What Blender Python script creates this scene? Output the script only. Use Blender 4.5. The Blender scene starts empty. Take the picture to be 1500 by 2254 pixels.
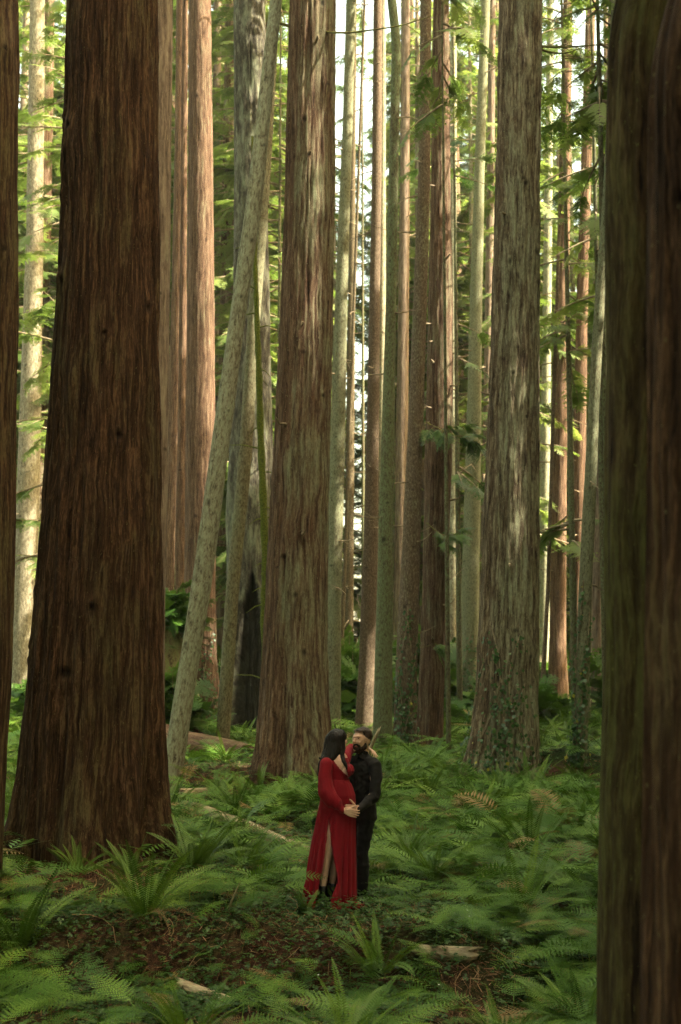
import bpy, math, random
import numpy as np
from mathutils import Vector, Matrix
random.seed(7); RNG = np.random.default_rng(7)
scene = bpy.context.scene
C = scene.collection
R = math.radians

# ------------------------------------------------------------------ camera
FPX, PITCH, HCAM = 3130.0, math.atan(373 / 3130.0), 2.2
cam_d = bpy.data.cameras.new("camera"); cam = bpy.data.objects.new("camera", cam_d); C.objects.link(cam)
cam.location = (0, 0, HCAM); cam.rotation_euler = (math.pi / 2 + PITCH, 0, 0)
cam_d.sensor_fit = 'VERTICAL'; cam_d.sensor_height = 36; cam_d.lens = 50
cam_d.clip_start = 0.1; cam_d.clip_end = 3000
cam_d.dof.use_dof = True; cam_d.dof.focus_distance = 14.6; cam_d.dof.aperture_fstop = 3.0
scene.camera = cam
# ------------------------------------------------------------------ light
SUN_EL, SUN_AZ = R(50), R(104)          # azimuth measured clockwise from +Y (view direction)
SDIR = np.array([math.cos(SUN_EL) * math.sin(SUN_AZ), math.cos(SUN_EL) * math.cos(SUN_AZ), math.sin(SUN_EL)])
w = bpy.data.worlds.new("World"); scene.world = w; w.use_nodes = True
nt = w.node_tree; bg = nt.nodes['Background']
sky = nt.nodes.new('ShaderNodeTexSky'); sky.sky_type = 'NISHITA'; sky.sun_disc = False
sky.sun_elevation = SUN_EL; sky.sun_rotation = SUN_AZ; sky.dust_density = 5.0; sky.air_density = 1.0; sky.ozone_density = 1.0
wb = nt.nodes.new('ShaderNodeMix'); wb.data_type = 'RGBA'; wb.blend_type = 'MULTIPLY'; wb.inputs[0].default_value = 1; wb.inputs[7].default_value = (1.0, .85, .50, 1)
nt.links.new(sky.outputs[0], wb.inputs[6]); nt.links.new(wb.outputs[2], bg.inputs[0]); bg.inputs[1].default_value = 0.15
sl = bpy.data.lights.new("sun", 'SUN'); sun = bpy.data.objects.new("sun", sl); C.objects.link(sun)
sl.energy = 3.2; sl.angle = R(0.5); sl.color = (1.0, 0.92, 0.74)
sun.rotation_euler = Vector(SDIR).to_track_quat('Z', 'Y').to_euler()
vs = scene.view_settings; vs.view_transform = 'Standard'; vs.look = 'None'; vs.gamma = 1; vs.exposure = 3.3
scene.cycles.max_bounces = 7; scene.cycles.diffuse_bounces = 4; scene.cycles.transmission_bounces = 4
scene.cycles.sample_clamp_indirect = 3; scene.cycles.use_denoising = True; scene.cycles.denoiser = 'OPENIMAGEDENOISE'; scene.cycles.denoising_prefilter = 'NONE'; scene.cycles.denoising_input_passes = 'RGB_ALBEDO_NORMAL'

# ------------------------------------------------------------------ numeric helpers
def sm(a, b, x):
    t = np.clip((np.asarray(x, float) - a) / (b - a), 0, 1); return t * t * (3 - 2 * t)
def _h(ix, iy, iz):
    n = (ix * 374761393 + iy * 668265263 + iz * 2147483647 + 1013904223) & 0xffffffff
    n = ((n ^ (n >> 13)) * 1274126177) & 0xffffffff
    n = ((n ^ (n >> 16)) * 2246822519) & 0xffffffff
    return ((n ^ (n >> 15)) & 0xffffff) / float(0xffffff)
def vn(p):
    p = np.asarray(p, float); i = np.floor(p).astype(np.int64); f = p - i; f = f * f * (3 - 2 * f)
    x, y, z = i[..., 0], i[..., 1], i[..., 2]; fx, fy, fz = f[..., 0], f[..., 1], f[..., 2]
    def L(a, b, t): return a + (b - a) * t
    return L(L(L(_h(x, y, z), _h(x + 1, y, z), fx), L(_h(x, y + 1, z), _h(x + 1, y + 1, z), fx), fy),
             L(L(_h(x, y, z + 1), _h(x + 1, y, z + 1), fx), L(_h(x, y + 1, z + 1), _h(x + 1, y + 1, z + 1), fx), fy), fz)
def fbm(p, o=4):
    s, a, t = 0, .5, 0; p = np.asarray(p, float)
    for k in range(o):
        s = s + a * vn(p * 2 ** k + 17.3 * k); t += a; a *= .5
    return s / t
def fbm2(x, y, sc, o=4, seed=0):
    x = np.asarray(x, float); return fbm(np.stack([x * sc, np.asarray(y, float) * sc, np.full(x.shape, seed + .37)], -1), o)

# ------------------------------------------------------------------ pixel rays
CA, SA = math.cos(PITCH), math.sin(PITCH)
def ray(px, py):
    a, b = (px - 750) / FPX, (1127 - py) / FPX
    return a, CA - b * SA, SA + b * CA
def P(px, py, Y):
    dx, dy, dz = ray(px, py); t = Y / dy
    return np.array([dx * t, Y, HCAM + dz * t])

# ------------------------------------------------------------------ terrain
MOUNDS = []   # (x, y, h, r)
def ground(x, y):
    x = np.asarray(x, float); y = np.asarray(y, float)
    yy = np.clip(y - 16, 0, 50); z = 0.03 * yy
    n = fbm2(x, y, .55, 3, 5) - .5
    edge = 13.15 + n * 1.4 - .35 * sm(0, 1.4, x)
    inm = sm(-4.2, -3.0, x) * (1 - sm(1.3, 2.0, x))
    z = z - .46 * (inm * (1 - sm(edge - .75, edge + .25, y)) + (1 - inm) * (1 - sm(10.5, 15.5, y)))
    q = 1 - np.exp(-((x - .1) ** 2 + (y - 14.5) ** 2) / .5)
    z = z + q * (fbm2(x, y, .9, 4, 1) - .5) * .26 * (1 + sm(18, 40, y)) + q * (fbm2(x, y, 5, 3, 2) - .5) * .05
    z = z - .16 * np.exp(-((x - 1.75) / .8) ** 2) * (1 - sm(13.5, 16.5, y))
    for (mx, my, h, r) in MOUNDS:
        z = z + h * np.exp(-((x - mx) ** 2 + (y - my) ** 2) / r ** 2)
    return z
MOUNDS += [(-2.95, 17.0, .16, 1.5), (-1.55, 27.6, .40, 1.7), (4.6, 27.5, .35, 1.1), (3.6, 27.5, .25, 1.5), (-4.2, 33, .8, 1.6)]
def G(px, py):
    dx, dy, dz = ray(px, py)
    Y = np.arange(6.0, 160, .05); d = HCAM + dz * Y / dy - ground(dx * Y / dy, Y)
    k = np.argmax(d < 0)
    if d[k] >= 0: k = len(Y) - 1
    return np.array([dx * Y[k] / dy, Y[k], float(ground(dx * Y[k] / dy, Y[k]))])

# ------------------------------------------------------------------ object helpers
def tag(o, label=None, cat=None, group=None, kind=None):
    for k, v in (('label', label), ('category', cat), ('group', group), ('kind', kind)):
        if v: o[k] = v
    return o
def empty(name, loc=(0, 0, 0)):
    o = bpy.data.objects.new(name, None); C.objects.link(o); o.location = loc; o.empty_display_size = .3; return o
def mesh_np(name, V, Fq=None, Ft=None, mats=(), midx=None, attrs=None, smooth=False):
    me = bpy.data.meshes.new(name); V = np.asarray(V, np.float32).reshape(-1, 3)
    Fq = np.zeros((0, 4), np.int32) if Fq is None else np.asarray(Fq, np.int32).reshape(-1, 4)
    Ft = np.zeros((0, 3), np.int32) if Ft is None else np.asarray(Ft, np.int32).reshape(-1, 3)
    me.vertices.add(len(V)); me.vertices.foreach_set('co', V.ravel())
    nl = Fq.size + Ft.size; me.loops.add(nl)
    me.loops.foreach_set('vertex_index', np.concatenate([Fq.ravel(), Ft.ravel()]).astype(np.int32))
    me.polygons.add(len(Fq) + len(Ft))
    st = np.concatenate([np.arange(len(Fq)) * 4, Fq.size + np.arange(len(Ft)) * 3]).astype(np.int32)
    me.polygons.foreach_set('loop_start', st)
    if smooth: me.polygons.foreach_set('use_smooth', np.ones(len(st), bool))
    for m in mats: me.materials.append(m)
    if midx is not None: me.polygons.foreach_set('material_index', np.asarray(midx, np.int32))
    for k, v in (attrs or {}).items():
        v = np.asarray(v, np.float32)
        if v.ndim == 2:
            a = me.attributes.new(k, 'FLOAT_VECTOR', 'POINT'); a.data.foreach_set('vector', v.ravel())
        else:
            a = me.attributes.new(k, 'FLOAT', 'POINT'); a.data.foreach_set('value', v)
    me.update(calc_edges=True); return me
def link(name, me, parent=None, loc=(0, 0, 0)):
    o = bpy.data.objects.new(name, me); C.objects.link(o); o.location = loc
    if parent: o.parent = parent
    return o
class Acc:
    """collects arrays of quads into one mesh"""
    def __init__(s): s.V = []; s.F = []; s.M = []; s.A = []; s.n = 0
    def add(s, V, F, mi=0, a=0.):
        V = np.asarray(V, np.float32).reshape(-1, 3); F = np.asarray(F, np.int32).reshape(-1, 4)
        s.V.append(V); s.F.append(F + s.n); s.M.append(np.full(len(F), mi, np.int32))
        s.A.append(np.broadcast_to(np.asarray(a, np.float32), (len(V),)).copy()); s.n += len(V)
    def mesh(s, name, mats, smooth=False):
        return mesh_np(name, np.concatenate(s.V), np.concatenate(s.F), None, mats, np.concatenate(s.M), {'rnd': np.concatenate(s.A)}, smooth)
def tube_arr(pts, rad, n=6):
    pts = np.asarray(pts, float); rad = np.broadcast_to(rad, (len(pts),)); T = np.gradient(pts, axis=0)
    T /= np.linalg.norm(T, axis=1)[:, None] + 1e-9
    ref = np.array([0, 0, 1.]) if abs(T[0][2]) < .8 else np.array([1., 0, 0])
    U = np.cross(T, ref); U /= np.linalg.norm(U, axis=1)[:, None] + 1e-9; W = np.cross(T, U)
    th = np.arange(n) / n * 2 * math.pi
    V = pts[:, None] + rad[:, None, None] * (np.cos(th)[None, :, None] * U[:, None] + np.sin(th)[None, :, None] * W[:, None])
    i = np.arange(len(pts) - 1)[:, None] * n; j = np.arange(n)[None]; k = (j + 1) % n
    F = np.stack([i + j, i + k, i + n + k, i + n + j], -1).reshape(-1, 4)
    return V.reshape(-1, 3), F

# ------------------------------------------------------------------ materials
class NT:
    def __init__(s, name):
        s.m = bpy.data.materials.new(name); s.m.use_nodes = True; s.t = s.m.node_tree; s.t.nodes.clear()
        s.out = s.n('ShaderNodeOutputMaterial')
    def n(s, typ, _in=None, **kw):
        nd = s.t.nodes.new(typ)
        for k, v in kw.items(): setattr(nd, k, v)
        for k, v in (_in or {}).items(): s.set(nd.inputs[k], v)
        return nd
    def set(s, sock, v):
        if isinstance(v, bpy.types.NodeSocket): s.t.links.new(v, sock)
        elif isinstance(v, (tuple, list)) and sock.type == 'RGBA': sock.default_value = (*v[:3], 1)
        else: sock.default_value = v
    def attr(s, name, o='Fac'): return s.n('ShaderNodeAttribute', attribute_name=name).outputs[o]
    def math(s, op, a, b=0., c=0., clamp=False):
        nd = s.n('ShaderNodeMath', {0: a, 1: b, 2: c}, operation=op); nd.use_clamp = clamp; return nd.outputs[0]
    def noise(s, vec, scale, detail=4, rough=.6, o='Fac', dist=0.):
        return s.n('ShaderNodeTexNoise', {'Vector': vec, 'Scale': scale, 'Detail': detail, 'Roughness': rough, 'Distortion': dist}).outputs[o]
    def vscale(s, vec, sc): return s.n('ShaderNodeVectorMath', {0: vec, 1: sc}, operation='MULTIPLY').outputs[0]
    def ramp(s, fac, stops):
        nd = s.n('ShaderNodeValToRGB', {0: fac}); e = nd.color_ramp.elements
        while len(e) < len(stops): e.new(.5)
        for el, (p, c) in zip(e, stops): el.position = p; el.color = (*c[:3], 1)
        return nd.outputs[0]
    def mix(s, f, a, b, mode='MIX'):
        nd = s.n('ShaderNodeMix', data_type='RGBA', blend_type=mode); s.set(nd.inputs[0], f); s.set(nd.inputs[6], a); s.set(nd.inputs[7], b); return nd.outputs[2]
    def mapr(s, v, a, b, c=0., d=1.):
        return s.n('ShaderNodeMapRange', {0: v, 1: a, 2: b, 3: c, 4: d}).outputs[0]
    def bump(s, h, strength, dist): return s.n('ShaderNodeBump', {'Strength': strength, 'Distance': dist, 'Height': h}).outputs[0]
    def bsdf(s, col, rough=.8, normal=None, spec=.3, sheen=0., **extra):
        b = s.n('ShaderNodeBsdfPrincipled', {'Base Color': col, 'Roughness': rough, 'Specular IOR Level': spec})
        if normal is not None: s.set(b.inputs['Normal'], normal)
        for k, v in extra.items(): s.set(b.inputs[k], v)
        return b.outputs[0]
    def done(s, sh): s.t.links.new(sh, s.out.inputs[0]); return s.m

def bark_mat(name, dark, mid, light, lichen, zs=.10, sc=16., fib=70., dist=.03, lcol2=None):
    t = NT(name); co = t.attr('bco', 'Vector')
    wv = t.noise(t.vscale(co, (1, 1, .6)), 2.2, 3, .6, 'Color')
    co2 = t.n('ShaderNodeVectorMath', {0: co, 1: t.vscale(wv, (.12, .12, .3))}, operation='ADD').outputs[0]
    n1 = t.noise(t.vscale(co2, (1, 1, zs)), sc, 5, .62)
    n2 = t.noise(t.vscale(co2, (1, 1, zs * .7)), fib, 3, .65)
    n4 = t.noise(t.vscale(co, (1, 1, .35)), sc * 2.2, 3, .7)
    n3 = t.noise(t.vscale(co, (1, 1, .35)), 1.6, 4, .65)
    h = t.math('ADD', t.math('MULTIPLY', n1, .52), t.math('ADD', t.math('MULTIPLY', n2, .33), t.math('MULTIPLY', n4, .15)))
    col = t.ramp(h, [(.38, dark), (.50, mid), (.61, light)])
    col = t.mix(t.mapr(n3, .35, .7, 0, .35), col, t.mix(.5, dark, mid))
    mo = t.attr('moss'); mk = t.math('ADD', t.math('MULTIPLY', mo, 1.25), t.math('SUBTRACT', t.math('ADD', t.math('MULTIPLY', n3, .9), t.math('MULTIPLY', n1, .8)), 1.18))
    mk = t.mapr(mk, .0, .32)
    lc = t.mix(t.mapr(n4, .3, .7), lcol2 or tuple(c * .55 for c in lichen), lichen)
    col = t.mix(t.math('MULTIPLY', mk, t.mapr(h, .40, .56, .12, .9)), col, lc)
    fl = t.mapr(t.noise(t.vscale(co, (1, 1, .5)), 55, 2, .5), .68, .74, 0, .5)
    col = t.mix(fl, col, tuple(min(1, c * 1.5) for c in lichen))
    kn = t.attr('knot'); col = t.mix(t.mapr(t.math('ADD', kn, t.math('MULTIPLY', n2, .4)), .35, 1.05, 0, .75), col, tuple(c * .35 for c in dark))
    return t.done(t.bsdf(col, .92, t.bump(h, .9, dist), .12))
def leaf_mat(name, a, b, c, trans=.3, gloss=.2, rough=.5, brown=None):
    t = NT(name); r = t.attr('rnd'); p = t.n('ShaderNodeNewGeometry').outputs['Position']
    n = t.noise(p, .7, 3, .6); f = t.math('ADD', t.math('MULTIPLY', r, .75), t.math('MULTIPLY', n, .4), 0., True)
    st = [(.12, a), (.5, b), (.88, c)]
    if brown: st = [(.12, a), (.5, b), (.86, c), (.93, brown)]
    col = t.ramp(f, st)
    pr = t.bsdf(col, rough, None, gloss)
    tr = t.n('ShaderNodeBsdfTranslucent', {'Color': t.mix(.5, col, t.mix(1, col, (1, 1.0, .45), 'MULTIPLY'))}).outputs[0]
    return t.done(t.n('ShaderNodeMixShader', {0: trans, 1: pr, 2: tr}).outputs[0])
def simple_mat(name, c1, c2, sc=20., rough=.8, bump=.3, dist=.01, zs=1., spec=.2, coord='Object'):
    t = NT(name); co = t.vscale(t.n('ShaderNodeTexCoord').outputs[coord], (1, 1, zs)); n = t.noise(co, sc, 5, .65)
    return t.done(t.bsdf(t.mix(t.mapr(n, .35, .65), c1, c2), rough, t.bump(n, bump, dist), spec))
M = {}
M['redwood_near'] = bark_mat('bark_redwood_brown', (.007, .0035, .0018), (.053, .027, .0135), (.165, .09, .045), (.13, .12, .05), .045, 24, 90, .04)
M['redwood_mossy'] = bark_mat('bark_redwood_mossy', (.007, .004, .002), (.06, .034, .017), (.17, .105, .055), (.10, .105, .03), .09, 11, 48, .08)  # brown bark with broad furrows and a green mossy tone
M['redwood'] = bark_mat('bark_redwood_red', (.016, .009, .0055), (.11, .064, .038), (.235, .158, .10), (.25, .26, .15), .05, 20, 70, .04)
M['redwood_grey'] = bark_mat('bark_redwood_grey', (.016, .010, .006), (.125, .088, .054), (.33, .26, .165), (.34, .35, .21), .08, 17, 60, .05)
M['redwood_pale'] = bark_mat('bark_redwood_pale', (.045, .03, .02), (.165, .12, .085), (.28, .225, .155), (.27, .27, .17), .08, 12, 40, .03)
M['hemlock'] = bark_mat('bark_hemlock_olive', (.05, .042, .022), (.15, .125, .07), (.25, .22, .135), (.25, .27, .155), .45, 26, 80, .015)
M['hemlock_dark'] = bark_mat('bark_hemlock_dark', (.03, .022, .012), (.10, .075, .042), (.18, .15, .09), (.17, .21, .10), .45, 26, 80, .015)
M['hemlock_red'] = bark_mat('bark_spruce_rosy', (.04, .026, .016), (.125, .088, .056), (.22, .168, .112), (.27, .28, .16), .5, 26, 80, .015)
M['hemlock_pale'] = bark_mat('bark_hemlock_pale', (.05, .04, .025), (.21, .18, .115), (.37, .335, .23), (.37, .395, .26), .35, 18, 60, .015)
M['burnt'] = bark_mat('bark_burnt', (.012, .010, .008), (.075, .065, .045), (.20, .19, .135), (.24, .26, .16), .22, 7, 40, .05)
M['char'] = simple_mat('charred_wood', (.004, .003, .003), (.02, .016, .012), 9, .9, .6, .03, .2)
M['moss'] = simple_mat('moss', (.045, .06, .008), (.13, .15, .02), 30, .95, .8, .03)
M['twig'] = simple_mat('dead_twig', (.13, .09, .05), (.34, .27, .17), 8, .85, .3, .004)
M['twig_moss'] = simple_mat('mossy_branch', (.10, .07, .03), (.20, .20, .06), 12, .9, .5, .01)
M['log_pale'] = bark_mat('fallen_log_pale', (.10, .07, .04), (.38, .29, .18), (.60, .50, .34), (.25, .28, .10), .3, 12, 60, .02)
M['log_dark'] = bark_mat('fallen_log_brown', (.03, .018, .01), (.18, .10, .06), (.32, .21, .13), (.16, .18, .06), .1, 12, 60, .03)
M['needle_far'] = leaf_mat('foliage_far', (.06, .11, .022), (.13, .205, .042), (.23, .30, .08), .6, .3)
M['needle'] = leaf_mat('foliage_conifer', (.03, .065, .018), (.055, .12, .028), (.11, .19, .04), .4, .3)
M['sword'] = leaf_mat('sword_fern_green', (.035, .08, .010), (.075, .145, .016), (.15, .24, .025), .18, .22, .5)
M['deadfern'] = leaf_mat('dead_fern_brown', (.07, .035, .018), (.20, .11, .05), (.38, .24, .12), .2, .1)
M['lady'] = leaf_mat('lady_fern_green', (.035, .095, .010), (.09, .185, .020), (.18, .29, .035), .2, .22, .5, (.26, .17, .06))
M['sorrel'] = leaf_mat('sorrel_green', (.022, .058, .008), (.042, .10, .014), (.085, .15, .024), .3, .3, .45)
M['shrub'] = leaf_mat('shrub_green', (.03, .08, .015), (.06, .14, .02), (.12, .21, .035), .4, .3, .45)
M['ivy'] = leaf_mat('ivy_green', (.02, .06, .015), (.04, .10, .022), (.09, .16, .035), .25, .4, .4, (.40, .36, .05))
M['litter'] = leaf_mat('leaf_litter', (.05, .022, .012), (.16, .075, .04), (.36, .22, .12), .1, .1, .8)
# ------------------------------------------------------------------ ground sheet
def ground_mat():
    t = NT('forest_floor'); p = t.n('ShaderNodeNewGeometry').outputs['Position']
    n1 = t.noise(p, 1.1, 5, .65); n2 = t.noise(p, 22, 5, .7); n3 = t.noise(p, 90, 3, .7); n4 = t.noise(p, .45, 3, .5)
    f = t.math('ADD', t.math('MULTIPLY', n2, .6), t.math('MULTIPLY', n3, .4))
    soil = t.ramp(f, [(.36, (.012, .007, .005)), (.5, (.06, .028, .017)), (.62, (.15, .075, .042)), (.72, (.26, .16, .09))])
    green = t.ramp(f, [(.4, (.012, .02, .006)), (.6, (.04, .065, .016))])
    col = t.mix(t.mapr(t.math('ADD', t.math('MULTIPLY', n1, .5), t.math('MULTIPLY', n4, .5)), .44, .56), soil, green)
    return t.done(t.bsdf(col, .95, t.bump(f, .9, .03), .1))
M['ground'] = ground_mat()
def axis(segs):
    out = [segs[0][0]]
    for a, b, d in segs: out += list(np.linspace(a, b, max(1, int(round((b - a) / d))) + 1)[1:])
    return np.array(out)
gx = axis([(-1500, -200, 130), (-200, -40, 8), (-40, -12, .8), (-12, -5.5, .2), (-5.5, 5.5, .055), (5.5, 12, .2), (12, 40, .8), (40, 200, 8), (200, 1500, 130)])
gy = axis([(-600, -60, 60), (-60, 0, 3), (0, 8, .4), (8, 19, .05), (19, 32, .12), (32, 60, .4), (60, 160, 3), (160, 2500, 150)])
X, Y = np.meshgrid(gx, gy); Z = ground(X, Y)
nx, ny = len(gx), len(gy); i, j = np.meshgrid(np.arange(nx - 1), np.arange(ny - 1)); k = (j * nx + i).ravel()
go = link('ground', mesh_np('ground', np.stack([X, Y, Z], -1), np.stack([k, k + 1, k + nx + 1, k + nx], -1), None, [M['ground']], smooth=True))
tag(go, 'brown forest floor of soil and fallen needles under the ferns', 'ground', kind='structure')

# ------------------------------------------------------------------ flat frond templates: x along the stem 0..1, y sideways
def spray_template(npin, nleaf, wfun, lw, ll, ang=60, jag=0., rng=None, stem=.006, xs0=.06, alt=False):
    """bipinnate flat spray; returns V (N,2), F (M,4), is_stem per face"""
    rng = rng or np.random.default_rng(1); V = []; F = []; S = []
    def quad(p, st=0):
        n = len(V); V.extend(p); F.append((n, n + 1, n + 2, n + 3)); S.append(st)
    for kk in range(6): quad([(kk / 6, -stem * (1 - kk / 7)), ((kk + 1) / 6, -stem * (1 - (kk + 1) / 7)), ((kk + 1) / 6, stem * (1 - (kk + 1) / 7)), (kk / 6, stem * (1 - kk / 7))], 1)
    for s in (-1, 1):
        for k in range(npin):
            t = xs0 + (1 - xs0) * (k + (.5 if alt and s > 0 else 0)) / npin
            if t > .995: continue
            w = wfun(t) * (1 + jag * (rng.random() - .5)); a = R(ang + (rng.random() - .5) * 40 * jag)
            dx, dy = math.cos(a), math.sin(a) * s
            if nleaf <= 1:
                b = lw; nxv, nyv = -dy * s, dx * s
                px, py = t + dx * w * .35, dy * w * .35
                quad([(t - b * .6, 0), (px - b * 1.0, py), (t + dx * w, dy * w), (px + b * 1.0, py)])
                continue
            if jag > 0: quad([(t, 0), (t + dx * w, dy * w), (t + dx * w + .002, dy * w), (t + .006, 0)], 1)
            for m in range(nleaf):
                u = (m + .6) / nleaf; cx, cy = t + dx * w * u, dy * w * u
                L = ll * w * (1 - .75 * u) + ll * .015
                if jag > 0 and rng.random() < .12 * jag: continue
                for s2 in (-1, 1):
                    a2 = math.atan2(dy, dx) + s2 * R(58 + (rng.random() - .5) * 30 * jag)
                    ex, ey = math.cos(a2) * L, math.sin(a2) * L; hw = lw * w * (1 - .5 * u) + .0015
                    qx, qy = -ey / (L + 1e-9) * hw, ex / (L + 1e-9) * hw
                    quad([(cx, cy), (cx + ex * .45 + qx, cy + ey * .45 + qy), (cx + ex, cy + ey), (cx + ex * .45 - qx, cy + ey * .45 - qy)])
            u = 1.0; L = ll * .25 * w
            quad([(t + dx * w * .9, dy * w * .9), (t + dx * (w + L * .4) - dy * lw * w * .5, dy * (w + L * .4) + dx * lw * w * .5), (t + dx * (w + L), dy * (w + L)), (t + dx * (w + L * .4) + dy * lw * w * .5, dy * (w + L * .4) - dx * lw * w * .5)])
    return np.array(V), np.array(F), np.array(S)
def place_fronds(T, base, az, el, L, curv, roll=None, wid=1., fold=.25, droop=0., rnd=None):
    """T flat template. Returns V, F, face stem flag, vertex random"""
    V2, F, S = T; m = len(base); base = np.asarray(base, float)
    az, el, L, curv = [np.broadcast_to(np.asarray(q, float), (m,)) for q in (az, el, L, curv)]
    wid = np.broadcast_to(np.asarray(wid, float), (m,)); roll = np.zeros(m) if roll is None else roll
    a = V2[None, :, 0]; b = V2[None, :, 1] * L[:, None] * wid[:, None]
    K = np.where(np.abs(curv) < 1e-3, 1e-3, curv)[:, None]; e = el[:, None]
    xx = (np.sin(e) - np.sin(e - K * a)) / K * L[:, None]; zz = (np.cos(e - K * a) - np.cos(e)) / K * L[:, None]
    ph = e - K * a; nxp, nzp = -np.sin(ph), np.cos(ph)
    cr, sr = np.cos(roll)[:, None], np.sin(roll)[:, None]
    lift = np.abs(b) * fold - droop * b * b
    hx = xx + nxp * (b * sr + lift * cr); hz = zz + nzp * (b * sr + lift * cr); sd = b * cr
    ca, sa = np.cos(az)[:, None], np.sin(az)[:, None]
    V = np.stack([base[:, 0, None] + hx * ca - sd * sa, base[:, 1, None] + hx * sa + sd * ca, base[:, 2, None] + hz], -1)
    n = len(V2); FF = (F[None] + (np.arange(m) * n)[:, None, None]).reshape(-1, 4)
    rnd = RNG.random(m) if rnd is None else rnd
    return V.reshape(-1, 3), FF, np.tile(S, m), np.repeat(rnd, n)
def acc_fronds(acc, T, *a, stem_mi=0, leaf_mi=0, **k):
    V, F, S, r = place_fronds(T, *a, **k); n0 = acc.n
    acc.V.append(V.astype(np.float32)); acc.F.append(F.astype(np.int32) + n0); acc.M.append(np.where(S > 0, stem_mi, leaf_mi).astype(np.int32)); acc.A.append(r.astype(np.float32)); acc.n += len(V)

_r = np.random.default_rng(3)
T_CAN = spray_template(7, 1, lambda t: .42 * (1 - t) ** .8 * min(1, t * 5 + .35) + .03, .05, .42, 55, 1.0, np.random.default_rng(77), .01, .12)
T_SPRAY = [spray_template(13, 5, lambda t: .42 * (1 - t) ** .8 * min(1, t * 5 + .35) + .03, .11, .36, 55, 1.0, np.random.default_rng(q), .007, .12) for q in range(3)]
T_SPRAY_FINE = [spray_template(16, 8, lambda t: .40 * (1 - t) ** .8 * min(1, t * 5 + .35) + .03, .075, .27, 55, 1.0, np.random.default_rng(q + 9), .006, .1) for q in range(2)]
T_LADY = spray_template(15, 7, lambda t: .24 * math.sin(math.pi * min(1, (t + .12) / 1.12) ** .85) * (1 if t > .2 else t / .2) + .012, .06, .13, 66, .25, np.random.default_rng(4), .005, .14)
T_LADY_FAR = spray_template(14, 1, lambda t: .25 * math.sin(math.pi * min(1, (t + .12) / 1.12) ** .85) + .012, .022, 0, 66, .3, np.random.default_rng(4), .005, .10)
T_SWORD = spray_template(34, 1, lambda t: .082 * min(1, t * 6 + .25) * (1 - t ** 3.2) + .004, .0115, 0, 72, .12, np.random.default_rng(5), .0042, .10)
T_SWORD_FAR = spray_template(22, 1, lambda t: .085 * min(1, t * 6 + .25) * (1 - t ** 3.2) + .004, .019, 0, 72, .12, np.random.default_rng(5), .005, .10)
T_DEAD = spray_template(26, 1, lambda t: .05 * min(1, t * 6 + .25) * (1 - t ** 3) + .004, .008, 0, 50, 1.4, np.random.default_rng(6), .0045, .10)

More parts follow.
